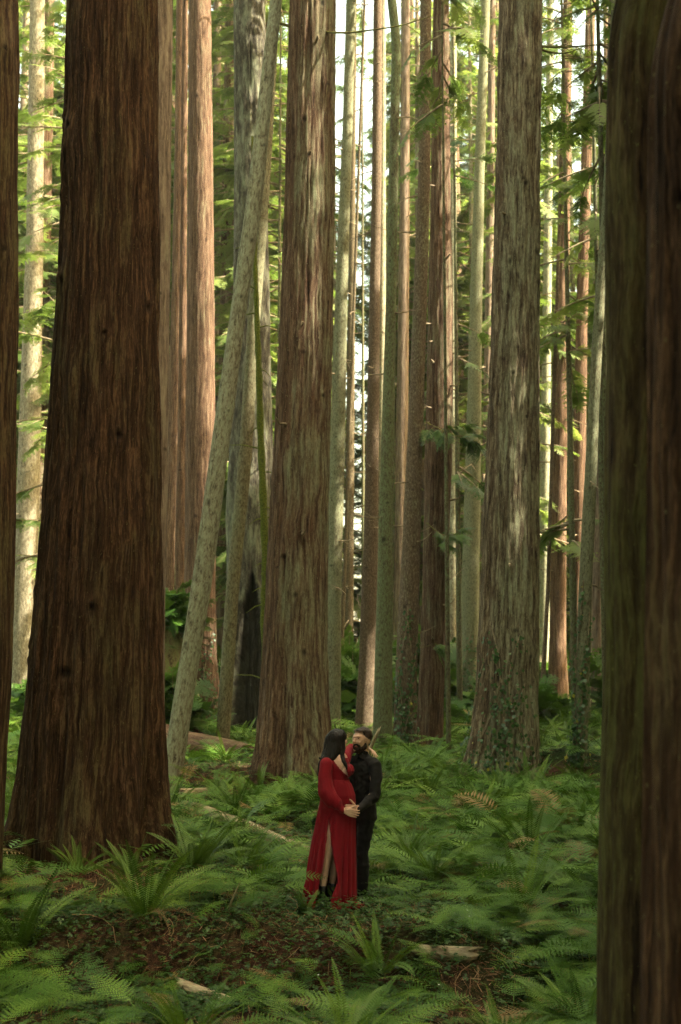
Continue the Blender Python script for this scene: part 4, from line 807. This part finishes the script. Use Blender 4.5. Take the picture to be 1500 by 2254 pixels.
# ------------------------------------------------------------------ the couple, measured in zoom units (u, v) at 14.5 m; metres inside
PX0 = 25 / FPX * 14.5
def q_(u, v, y=0.): return np.array([(u - 750) / 925., y, (1824 - v) / 925.])
def cap(p0, r0, p1, r1, n=14):
    p0, p1 = np.array(p0, float), np.array(p1, float); L = np.linalg.norm(p1 - p0) + 1e-9; d = (p1 - p0) / L
    ref = np.array([0, 0, 1.]) if abs(d[2]) < .9 else np.array([1., 0, 0]); U = np.cross(d, ref); U /= np.linalg.norm(U); W = np.cross(d, U)
    a = np.linspace(-math.pi / 2, 0, 6); prof = [(r0 * math.sin(t), r0 * math.cos(t)) for t in a] + [(L + r1 * math.sin(t), r1 * math.cos(t)) for t in np.linspace(0, math.pi / 2, 6)]
    th = np.arange(n) / n * 2 * math.pi
    V = np.array([p0 + d * x + (U * math.cos(t) + W * math.sin(t)) * max(r, 1e-4) for x, r in prof for t in th])
    m = len(prof); F = [(i * n + j, i * n + (j + 1) % n, (i + 1) * n + (j + 1) % n, (i + 1) * n + j) for i in range(m - 1) for j in range(n)]
    F.append(tuple(range(n))[::-1]); F.append(tuple((m - 1) * n + j for j in range(n))); return V, F
def chain(pts, n=14): return [cap(a[0], a[1], b[0], b[1], n) for a, b in zip(pts[:-1], pts[1:])]
def ell(c, r, rz=0., ry=0., n=22, m=14):
    V = [(0, 0, -1)] + [(math.cos(t) * math.cos(p), math.sin(t) * math.cos(p), math.sin(p)) for p in np.linspace(-math.pi / 2, math.pi / 2, m)[1:-1] for t in np.arange(n) / n * 2 * math.pi] + [(0, 0, 1)]
    V = np.array(V) * np.array(r); Mx = np.array(Matrix.Rotation(rz, 3, 'Z') @ Matrix.Rotation(ry, 3, 'Y')); V = V @ Mx.T + np.array(c)
    F = [(0, 1 + (j + 1) % n, 1 + j) for j in range(n)]
    for i in range(m - 3): F += [(1 + i * n + j, 1 + i * n + (j + 1) % n, 1 + (i + 1) * n + (j + 1) % n, 1 + (i + 1) * n + j) for j in range(n)]
    l = len(V) - 1; o = 1 + (m - 3) * n; F += [(l, o + j, o + (j + 1) % n) for j in range(n)]; return V, F
def blob(name, parts, voxel, mat, parent, smooth=4, disp=None, cut=None, fac=.5):
    V = []; F = []; n = 0
    for v, f in parts: V += [tuple(p) for p in v]; F += [tuple(i + n for i in g) for g in f]; n += len(v)
    me = bpy.data.meshes.new(name); me.from_pydata(V, [], F); o = bpy.data.objects.new(name, me); C.objects.link(o)
    r = o.modifiers.new('r', 'REMESH'); r.mode = 'VOXEL'; r.voxel_size = voxel; r.adaptivity = 0
    if smooth: s = o.modifiers.new('s', 'SMOOTH'); s.factor = fac; s.iterations = smooth
    dg = bpy.context.evaluated_depsgraph_get(); ev = bpy.data.meshes.new_from_object(o.evaluated_get(dg)); bpy.data.objects.remove(o); bpy.data.meshes.remove(me)
    nv = len(ev.vertices); co = np.empty(nv * 3, np.float32); ev.vertices.foreach_get('co', co); co = co.reshape(-1, 3).astype(float)
    no = np.empty(nv * 3, np.float32); ev.vertex_normals.foreach_get('vector', no); no = no.reshape(-1, 3)
    if disp is not None: co = co + no * disp(co, no)[:, None]; ev.vertices.foreach_set('co', co.astype(np.float32).ravel())
    if cut is not None:
        import bmesh
        bm = bmesh.new(); bm.from_mesh(ev); bm.faces.ensure_lookup_table(); cen = np.array([f.calc_center_median() for f in bm.faces]); nn = np.array([f.normal for f in bm.faces]); k = cut(cen, nn)
        bmesh.ops.delete(bm, geom=[bm.faces[int(i)] for i in np.nonzero(k)[0]], context='FACES'); bm.to_mesh(ev); bm.free()
    ev.materials.clear(); ev.materials.append(mat); ev.polygons.foreach_set('use_smooth', np.ones(len(ev.polygons), bool)); ev.name = name
    return link(name, ev, parent)
def inpoly(u, v, poly):
    c = np.zeros(len(u), bool); n = len(poly)
    for i in range(n):
        x0, y0 = poly[i]; x1, y1 = poly[(i + 1) % n]
        if y0 == y1: continue
        c ^= ((y0 > v) != (y1 > v)) & (u < (x1 - x0) * (v - y0) / (y1 - y0) + x0)
    return c
def uv_(co): return co[:, 0] * 925 + 750, 1824 - co[:, 2] * 925
def hand(w, d, n, thumb, L=.175, curl=(.5, .55, .4), spread=.12, side=1, r=.0082, curls=None, tdir=None):
    """w wrist, d towards fingers, n out of the palm, thumb side vector"""
    d = np.array(d, float); d /= np.linalg.norm(d); n = np.array(n, float); n -= n @ d * d; n /= np.linalg.norm(n); s = np.array(thumb, float); s -= s @ d * d; s -= s @ n * n; s /= np.linalg.norm(s)
    w = np.array(w, float); out = []; pl = L * .48; fl = [.42, .47, .44, .34]; cs = curls or [curl] * 4
    for k in range(4):
        o = (1.5 - k) * .0195 * L / .175; kn = w + d * pl + s * o * 1.08; out += chain([(w + s * o * .55 + d * .012, .0125), (w + d * pl * .55 + s * o * .9, .0125), (kn, .0105)], 10)
        dd = d + s * (1.5 - k) * spread * .5; dd /= np.linalg.norm(dd); p = kn; a = 0
        for j, (ls, rs) in enumerate(zip((.46, .31, .23), (r * 1.08, r, r * .88))):
            a += cs[k][j]; v = dd * math.cos(a) + n * math.sin(a); p2 = p + v * fl[k] * L * ls * 1.12; out += [cap(p, rs if j == 0 else rs * 1.02, p2, rs * .9, 10)]; p = p2
    t0 = w + s * .018 + d * .03; td = np.array(tdir, float) if tdir is not None else d * .7 + s * .75 + n * .25; td /= np.linalg.norm(td)
    t1 = t0 + td * .045; t2 = t1 + (td + d * .35) / np.linalg.norm(td + d * .35) * .034; t3 = t2 + (td + d * .5) / np.linalg.norm(td + d * .5) * .026
    out += chain([(t0, .014), (t1, .011), (t2, .0098), (t3, .008)], 10); return out
def skin_mat(name, c):
    t = NT(name); p = t.n('ShaderNodeTexCoord').outputs['Object']; n = t.noise(p, 18, 4, .6)
    return t.done(t.bsdf(t.mix(t.mapr(n, .3, .7), tuple(x * .85 for x in c), tuple(min(1, x * 1.12) for x in c)), .5, t.bump(t.noise(p, 260, 2, .5), .15, .002), .4))
def cloth_mat(name, a, b, sc=60, rough=.85, spec=.2, sheen=.05, bump=.25, bd=.003):
    t = NT(name); p = t.n('ShaderNodeTexCoord').outputs['Object']; n = t.noise(t.vscale(p, (1, 1, .35)), 9, 4, .6); f = t.noise(p, sc * 6, 2, .5)
    return t.done(t.bsdf(t.mix(t.math('ADD', t.math('MULTIPLY', n, .7), t.math('MULTIPLY', f, .3)), a, b), rough, t.bump(t.math('ADD', n, t.math('MULTIPLY', f, .25)), bump, bd), spec, **{'Sheen Weight': sheen}))
SK_W = skin_mat('skin_fair', (.68, .42, .30)); SK_M = skin_mat('skin_tanned', (.68, .40, .27))
RED = cloth_mat('red_fabric', (.14, .002, .007), (.27, .005, .013)); BLK = cloth_mat('black_shirt_cotton', (.007, .0065, .006), (.018, .016, .015), rough=.8, sheen=.03)
TRS = cloth_mat('black_denim', (.005, .005, .006), (.013, .013, .014)); BOOT = cloth_mat('black_leather', (.006, .006, .006), (.016, .015, .013), rough=.4, spec=.5, sheen=0)
def hair_mat(name, a, b, rough=.45):
    t = NT(name); p = t.n('ShaderNodeTexCoord').outputs['Object']; n = t.noise(t.vscale(p, (1, 1, .12)), 120, 4, .6)
    return t.done(t.bsdf(t.mix(t.mapr(n, .35, .65), a, b), rough, t.bump(n, .7, .006), .22))
HW = hair_mat('black_hair', (.003, .0025, .002), (.022, .015, .011)); HM = hair_mat('brown_hair', (.012, .007, .004), (.055, .032, .018), .5); BD = hair_mat('dark_beard', (.010, .006, .003), (.05, .026, .013), .6)
EYE = simple_mat('eye_dark', (.01, .008, .006), (.02, .015, .01), 30, .2); LIP = simple_mat('lip', (.30, .09, .07), (.36, .12, .09), 60, .5)

# --- woman
W = empty('person', (PX0, 14.5, 0)); tag(W, 'pregnant woman with long black hair in a long red dress with a leg slit', 'person')
y0 = -.02
body = [ell(q_(615, 326, y0 + .0), (.086, .078, .098), R(15)), ell(q_(648, 352, y0 + .01), (.055, .055, .085), R(15)), cap(q_(640, 385, y0), .050, q_(668, 405, y0 + .01), .030),
        cap(q_(688, 322, y0 + .015), .010, q_(701, 350, y0 + .018), .010), cap(q_(684, 300, y0 + .0), .014, q_(680, 290, y0 + .03), .014), cap(q_(690, 376, y0 + .02), .008, q_(689, 388, y0 + .02), .008), ell(q_(681, 408, y0 + .015), (.015, .016, .014)),
        cap(q_(612, 400, y0), .048, q_(600, 490, y0), .058), ell(q_(610, 570, y0), (.125, .125, .17), R(-33)), cap(q_(515, 540, -.11), .055, q_(675, 515, .12), .052), cap(q_(600, 600, y0), .125, q_(590, 930, y0), .14),
        ell(q_(680, 610, -.07), (.062, .062, .066)), ell(q_(712, 605, .03), (.055, .055, .06)), ell(q_(645, 835, y0), (.125, .125, .15)), ell(q_(585, 960, y0), (.16, .14, .15))]
body += chain([(q_(560, 1000, -.08), .088), (q_(538, 1200, -.12), .066), (q_(524, 1370, -.13), .047), (q_(502, 1480, -.125), .046), (q_(486, 1640, -.11), .032), (q_(482, 1760, -.11), .034)])
body += chain([(q_(610, 1000, .05), .085), (q_(600, 1370, .05), .048), (q_(585, 1490, .06), .046), (q_(565, 1650, .06), .032), (q_(560, 1760, .06), .034)])
body += chain([(q_(508, 545, -.14), .050), (q_(500, 790, -.19), .038), (q_(610, 900, -.205), .033), (q_(672, 962, -.21), .024)])
body += chain([(q_(680, 515, .12), .048), (q_(716, 450, .30), .038), (q_(748, 425, .385), .034), (q_(850, 425, .43), .026), (q_(902, 415, .40), .023)])
body += hand(q_(680, 962, -.215), (1, -.02, -.28), (.1, 1, .1), (.2, .1, 1), .165, curls=[(.25, .5, .4), (.2, .45, .4), (.15, .5, .35), (.3, .4, .3)])
body += hand(q_(902, 418, .395), (.75, -.75, -.45), (-.2, -.3, -1), (0, .8, -.2), .165, curls=[(.3, .4, .3), (.35, .45, .3), (.4, .5, .3), (.5, .5, .3)])
blob('body', body, .004, SK_W, W, 3)
def dress_cut(cen, nn):
    u, v = uv_(cen); return (inpoly(u, v, [(560, 470), (600, 440), (650, 440), (662, 490), (684, 560), (716, 662), (640, 590), (585, 520)]) & (cen[:, 1] < .03)) | (v > 722)
bod = [ell(q_(607, 580, y0), (.136, .138, .165), R(-33)), cap(q_(515, 548, -.11), .060, q_(672, 525, .12), .058), cap(q_(600, 600, y0), .134, q_(596, 760, y0), .128), ell(q_(681, 612, -.075), (.073, .073, .074)), ell(q_(714, 607, .03), (.064, .064, .066)),
       cap(q_(560, 505, -.06), .035, q_(575, 560, -.1), .04)]
bo = blob('dress', bod, .006, RED, W, 4, cut=dress_cut)
skv = [690, 705, 730, 770, 830, 890, 930, 1000, 1100, 1300, 1500, 1700, 1790, 1826]
skl = [497, 497, 490, 482, 466, 452, 446, 430, 412, 380, 352, 322, 308, 300]
skr = [724, 727, 742, 758, 776, 781, 781, 782, 783, 784, 785, 787, 790, 796]
sky_ = [.128, .132, .14, .15, .165, .168, .165, .16, .165, .19, .21, .235, .245, .25]
rows = np.r_[np.arange(690, 1790, 5), np.arange(1790, 1840, 2.5)]; nth = 420; th = np.arange(nth) / nth * 2 * math.pi; TH, VV = np.meshgrid(th, rows)
lx, rx, ry = np.interp(VV, skv, skl), np.interp(VV, skv, skr), np.interp(VV, skv, sky_); cxv = (lx + rx) / 2; hx = (rx - lx) / 2 / 925.
fall = sm(900, 1750, VV); ph = TH * 21 + 2.2 * np.sin(TH * 3 + .5) + 1.4 * np.sin(TH * 7)
pl = (np.abs(np.sin(ph / 2)) ** .8 - .6) * (.004 + .058 * fall) + (fbm(np.stack([np.cos(TH) * 4, np.sin(TH) * 4, VV * .004], -1), 3) - .5) * .05 * fall
fine = np.sin(TH * 95 + .6 * np.sin(TH * 9)) * .0035 * sm(700, 740, VV) * (1 - .6 * fall) * (.6 + .4 * np.cos(TH * 5))
side = 1 - .75 * np.clip(np.cos(TH), 0, 1) ** 3
rx_ = hx * (1 - .0 * fall) + (pl * side + fine); ry_ = ry + pl + fine
Xs = (cxv - 750) / 925. + np.cos(TH) * rx_; Ys = y0 - .015 + np.sin(TH) * ry_; Zs = (1824 - VV) / 925.
fl = sm(1770, 1830, VV); k = np.clip(np.cos(TH + .75), 0, 1) ** 2; Xs = Xs + fl * k * .075 * (1 + .5 * np.sin(TH * 13)); Ys = Ys - fl * k * .07; Zs = np.where(VV > 1815, Zs * .6 + .006 * np.sin(TH * 17) + .01, Zs)
ii, jj = np.meshgrid(np.arange(nth), np.arange(len(rows) - 1)); i2 = (ii + 1) % nth; F = np.stack([jj * nth + ii, (jj + 1) * nth + ii, (jj + 1) * nth + i2, jj * nth + i2], -1).reshape(-1, 4)
V = np.stack([Xs, Ys, Zs], -1).reshape(-1, 3); cen = V[F].mean(1); u, v = uv_(cen)
slit = inpoly(u, v, [(537, 1035), (558, 1250), (585, 1400), (612, 1520), (619, 1590), (578, 1680), (556, 1740), (548, 1850), (405, 1850), (430, 1720), (456, 1600), (478, 1480), (500, 1350), (520, 1180)]) & (cen[:, 1] < -.03)
sk = link('skirt', mesh_np('skirt', V, F[~slit], None, [RED], smooth=True), W)
so = sk.modifiers.new('t', 'SOLIDIFY'); so.thickness = .003
def wr(a, f, s=0., zs=.5):
    return lambda co, no: a * (fbm(np.stack([co[:, 0] * f + s, co[:, 1] * f, co[:, 2] * f * zs], -1), 3) - .5)
blob('sleeve', chain([(q_(512, 545, -.135), .066), (q_(500, 680, -.165), .072), (q_(512, 790, -.185), .084), (q_(558, 860, -.195), .082), (q_(600, 893, -.203), .064), (q_(628, 920, -.207), .043), (q_(645, 938, -.209), .034), (q_(668, 958, -.212), .035)]), .006, RED, W, 5,
     disp=lambda co, no: .012 * (fbm(np.stack([co[:, 0] * 34, co[:, 1] * 34, co[:, 2] * 5], -1), 2) - .5) * sm(560, 760, uv_(co)[1]) + .004 * (fbm(co * 18, 2) - .5), cut=lambda c, n: (c[:, 0] > q_(672, 0)[0]) & (c[:, 2] < q_(0, 930)[2]))
blob('sleeve', chain([(q_(684, 520, .10), .058), (q_(712, 455, .29), .056), (q_(745, 425, .385), .05), (q_(800, 425, .42), .042), (q_(860, 425, .43), .034)]), .006, RED, W, 5, disp=wr(.012, 20))
def strands(a=.014): return lambda co, no: a * (fbm(np.stack([co[:, 0] * 55, co[:, 1] * 55, co[:, 2] * 4.5 + co[:, 0] * 6], -1), 3) - .5)
hair = [ell(q_(604, 322, y0), (.098, .098, .104), R(10)), ell(q_(640, 300, y0 + .0), (.062, .09, .075))]
hair += chain([(q_(585, 350, y0), .088), (q_(560, 430, -.05), .070), (q_(525, 490, -.09), .042), (q_(478, 502, -.10), .020), (q_(448, 490, -.10), .008)])
hair += chain([(q_(565, 330, y0), .075), (q_(540, 420, -.02), .062), (q_(500, 480, -.05), .040), (q_(462, 560, .0), .030), (q_(440, 650, .0), .018)])
hair += chain([(q_(610, 350, -.05), .070), (q_(600, 430, -.08), .055), (q_(575, 488, -.115), .032), (q_(550, 500, -.12), .012)])
hair += chain([(q_(650, 330, -.045), .042), (q_(656, 400, -.06), .034), (q_(655, 460, -.09), .026), (q_(672, 520, -.125), .022), (q_(694, 560, -.14), .015), (q_(705, 590, -.145), .006)])
hair += chain([(q_(600, 380, .05), .06), (q_(600, 480, .07), .06), (q_(590, 580, .10), .045), (q_(580, 680, .11), .02)])
blob('hair', hair, .005, HW, W, 3, disp=strands(.017))
for (nm, lst) in (('boot', [(q_(484, 1668, -.11), .043), (q_(484, 1745, -.11), .040), (q_(488, 1782, -.115), .042), (q_(515, 1798, -.18), .032), (q_(530, 1802, -.215), .027)]), ('boot', [(q_(562, 1668, .06), .043), (q_(562, 1745, .06), .040), (q_(565, 1782, .05), .042), (q_(590, 1795, .0), .032), (q_(600, 1800, -.03), .027)])):
    blob(nm, chain(lst) + [cap(lst[2][0] - [0, 0, .012], .032, lst[4][0] - [0, 0, .002], .025), cap(lst[2][0] + [-.012, .02, -.02], .026, lst[2][0] + [-.012, .02, -.03], .026)], .005, BOOT, W, 3, disp=wr(.006, 30))

# --- man
Mn = empty('person', (PX0, 14.5, 0)); tag(Mn, 'bearded man in black shirt and trousers, holding the woman from behind her belly', 'person'); Mn['label'] = 'bearded man with short brown hair in a black shirt and black trousers'
fd = R(-20)
b = [ell(q_(852, 316, .25), (.090, .098, .096), R(35)), ell(q_(815, 345, .20), (.066, .066, .098), R(35)), cap(q_(800, 400, .18), .044, q_(795, 425, .17), .034), cap(q_(850, 395, .22), .045, q_(805, 425, .18), .036),
     cap(q_(783, 318, .142), .009, q_(767, 350, .124), .0105), ell(q_(770, 354, .132), (.012, .013, .009)), cap(q_(770, 306, .156), .009, q_(815, 302, .140), .011), cap(q_(775, 358, .15), .018, q_(812, 358, .145), .022), ell(q_(893, 360, .185), (.013, .012, .030), R(30)), ell(q_(893, 350, .18), (.015, .010, .016)),
     cap(q_(862, 400, .26), .055, q_(855, 500, .28), .062), cap(q_(955, 560, .17), .058, q_(755, 545, .38), .055), ell(q_(862, 650, .28), (.165, .12, .19), R(-35)), cap(q_(860, 650, .28), .10, q_(865, 1040, .27), .095)]
b += chain([(q_(965, 570, .145), .054), (q_(962, 830, .09), .043), (q_(880, 905, .0), .038), (q_(812, 948, -.12), .028)])
b += chain([(q_(750, 550, .38), .05), (q_(720, 780, .36), .04), (q_(640, 830, .24), .035)])
b += chain([(q_(878, 1100, .24), .075), (q_(848, 1400, .20), .052), (q_(850, 1560, .21), .05), (q_(846, 1760, .22), .038)])
b += chain([(q_(820, 1100, .33), .075), (q_(800, 1400, .36), .052), (q_(795, 1760, .37), .038)])
b += hand(q_(806, 950, -.128), (-.86, -.5, .02), (-.35, .85, -.15), (-.1, -.1, 1), .19, curls=[(.25, .6, .5), (.3, .6, .5), (.3, .65, .5), (.4, .6, .5)], r=.0095, tdir=(-.45, -.35, .85))
b += hand(q_(640, 830, .24), (-.8, -.3, -.2), (-.2, -1, 0), (0, 0, 1), .18, r=.0095)
blob('body', b, .004, SK_M, Mn, 3)
fol = lambda co, no: .018 * (np.abs(fbm(np.stack([co[:, 0] * 9 + co[:, 2] * 7, co[:, 1] * 9, co[:, 2] * 9 - co[:, 0] * 8], -1), 2) - .5) * -2 + .25)
sh = [cap(q_(955, 563, .17), .070, q_(755, 548, .38), .068), ell(q_(862, 640, .28), (.182, .135, .19), R(-35)), cap(q_(862, 660, .28), .135, q_(868, 900, .27), .128), cap(q_(870, 880, .27), .122, q_(874, 1050, .26), .118), ell(q_(872, 1065, .26), (.128, .11, .06)), cap(q_(850, 505, .27), .075, q_(850, 470, .265), .066)]
sh += chain([(q_(962, 572, .145), .069), (q_(978, 700, .11), .064), (q_(966, 820, .085), .058), (q_(952, 862, .065), .055), (q_(880, 908, -.005), .050), (q_(826, 942, -.095), .040), (q_(812, 952, -.118), .038)])
sh += chain([(q_(752, 550, .38), .066), (q_(722, 780, .37), .055), (q_(650, 830, .25), .042)])
so = blob('shirt', sh, .006, BLK, Mn, 4, disp=fol, cut=lambda c, n: (uv_(c)[1] > 1120) | ((np.hypot(c[:, 0] - q_(850, 0)[0], c[:, 1] - .262) < .055) & (uv_(c)[1] < 470)))
def flap(p, th=.004):
    p = np.array([q_(*a) for a in p]); n = np.cross(p[1] - p[0], p[2] - p[0]); n /= np.linalg.norm(n); k = len(p); V = np.vstack([p, p + n * th]); F = [tuple(range(k))[::-1], tuple(range(k, 2 * k))] + [(i, (i + 1) % k, k + (i + 1) % k, k + i) for i in range(k)]
    me = bpy.data.meshes.new('collar'); me.from_pydata([tuple(a) for a in V], [], F); me.materials.append(BLK); return me
o = link('collar', flap([(812, 468, .190), (842, 462, .178), (882, 478, .185), (868, 512, .155), (820, 500, .160)])); o.parent = so
o = link('collar', flap([(812, 470, .188), (795, 478, .215), (780, 505, .20), (800, 512, .178), (815, 496, .165)])); o.parent = so
tr = chain([(q_(880, 1090, .24), .092), (q_(866, 1250, .22), .074), (q_(848, 1400, .20), .062), (q_(852, 1500, .205), .066), (q_(852, 1620, .21), .060), (q_(849, 1730, .215), .056), (q_(848, 1775, .215), .054)]) + chain([(q_(826, 1090, .33), .09), (q_(805, 1400, .36), .062), (q_(800, 1770, .37), .055)]) + [ell(q_(868, 1075, .265), (.118, .10, .08))]
blob('trousers', tr, .006, TRS, Mn, 3, disp=lambda co, no: fol(co, no) * .9 + .010 * (fbm(np.stack([co[:, 0] * 5, co[:, 1] * 5, co[:, 2] * 26], -1), 2) - .5))
for (c, yy) in ((848, .215), (800, .37)):
    blob('boot', [cap(q_(c, 1760, yy), .046, q_(c, 1795, yy - .01), .046), cap(q_(c - 2, 1797, yy), .040, q_(c - 22, 1806, yy - .15), .032), cap(q_(c - 2, 1803, yy + .02), .034, q_(c - 22, 1808, yy - .14), .031)], .005, BOOT, Mn, 3)
blob('hair', [ell(q_(860, 300, .258), (.094, .104, .092), R(35)), ell(q_(835, 268, .22), (.078, .075, .050), R(35)), cap(q_(895, 330, .235), .040, q_(898, 365, .262), .036)], .004, HM, Mn, 3, disp=lambda co, no: .006 * (fbm(np.stack([co[:, 0] * 90, co[:, 1] * 90, co[:, 2] * 30], -1), 2) - .5),
     cut=lambda c, n: inpoly(*uv_(c), [(740, 262), (790, 256), (845, 252), (858, 275), (862, 330), (870, 352), (870, 520), (700, 520), (700, 262)]) & (c[:, 1] < .26))
bd = [cap(q_(800, 415, .168), .038, q_(798, 434, .165), .030), cap(q_(860, 402, .20), .036, q_(810, 428, .17), .034), cap(q_(880, 374, .188), .018, q_(868, 405, .195), .028), cap(q_(770, 378, .139), .0075, q_(800, 377, .131), .009), cap(q_(800, 378, .131), .009, q_(822, 395, .138), .012), cap(q_(770, 380, .141), .0075, q_(768, 405, .150), .011), cap(q_(774, 413, .152), .014, q_(800, 420, .138), .015), cap(q_(822, 395, .138), .012, q_(822, 415, .145), .018)]
blob('beard', bd, .0035, BD, Mn, 2, disp=lambda co, no: .004 * (fbm(co * 150, 2) - .5))
for (u, v, y, r) in ((778, 324, .140, .0), (812, 322, .128, .0)):
    e = blob('eye', [ell(q_(u, v, y), (.0095, .005, .0042))], .0015, EYE, Mn, 1); e2 = blob('eyebrow', [cap(q_(u - 13, v - 12, y + .002), .0026, q_(u + 14, v - 13, y - .002), .003)], .0015, BD, Mn, 1)
blob('lips', [cap(q_(776, 398, .135), .0045, q_(800, 399, .124), .005)], .0015, LIP, Mn, 1)
# ------------------------------------------------------------------ thin forest haze round the whole scene
bm_v = [(-1600, -700, -3), (1600, -700, -3), (1600, 2600, -3), (-1600, 2600, -3), (-1600, -700, 62), (1600, -700, 62), (1600, 2600, 62), (-1600, 2600, 62)]
hz = link('haze', mesh_np('haze', bm_v, [(0, 3, 2, 1), (4, 5, 6, 7), (0, 1, 5, 4), (1, 2, 6, 5), (2, 3, 7, 6), (3, 0, 4, 7)]))
hm = bpy.data.materials.new('haze'); hm.use_nodes = True; hm.node_tree.nodes.clear(); ho = hm.node_tree.nodes.new('ShaderNodeOutputMaterial'); hv = hm.node_tree.nodes.new('ShaderNodeVolumePrincipled')
hv.inputs['Color'].default_value = (.95, .95, .85, 1); hv.inputs['Density'].default_value = .0003; hv.inputs['Anisotropy'].default_value = .2; hm.node_tree.links.new(hv.outputs[0], ho.inputs['Volume'])
hz.data.materials.append(hm); tag(hz, 'pale haze hanging in the air between the far trunks', 'haze', kind='stuff')
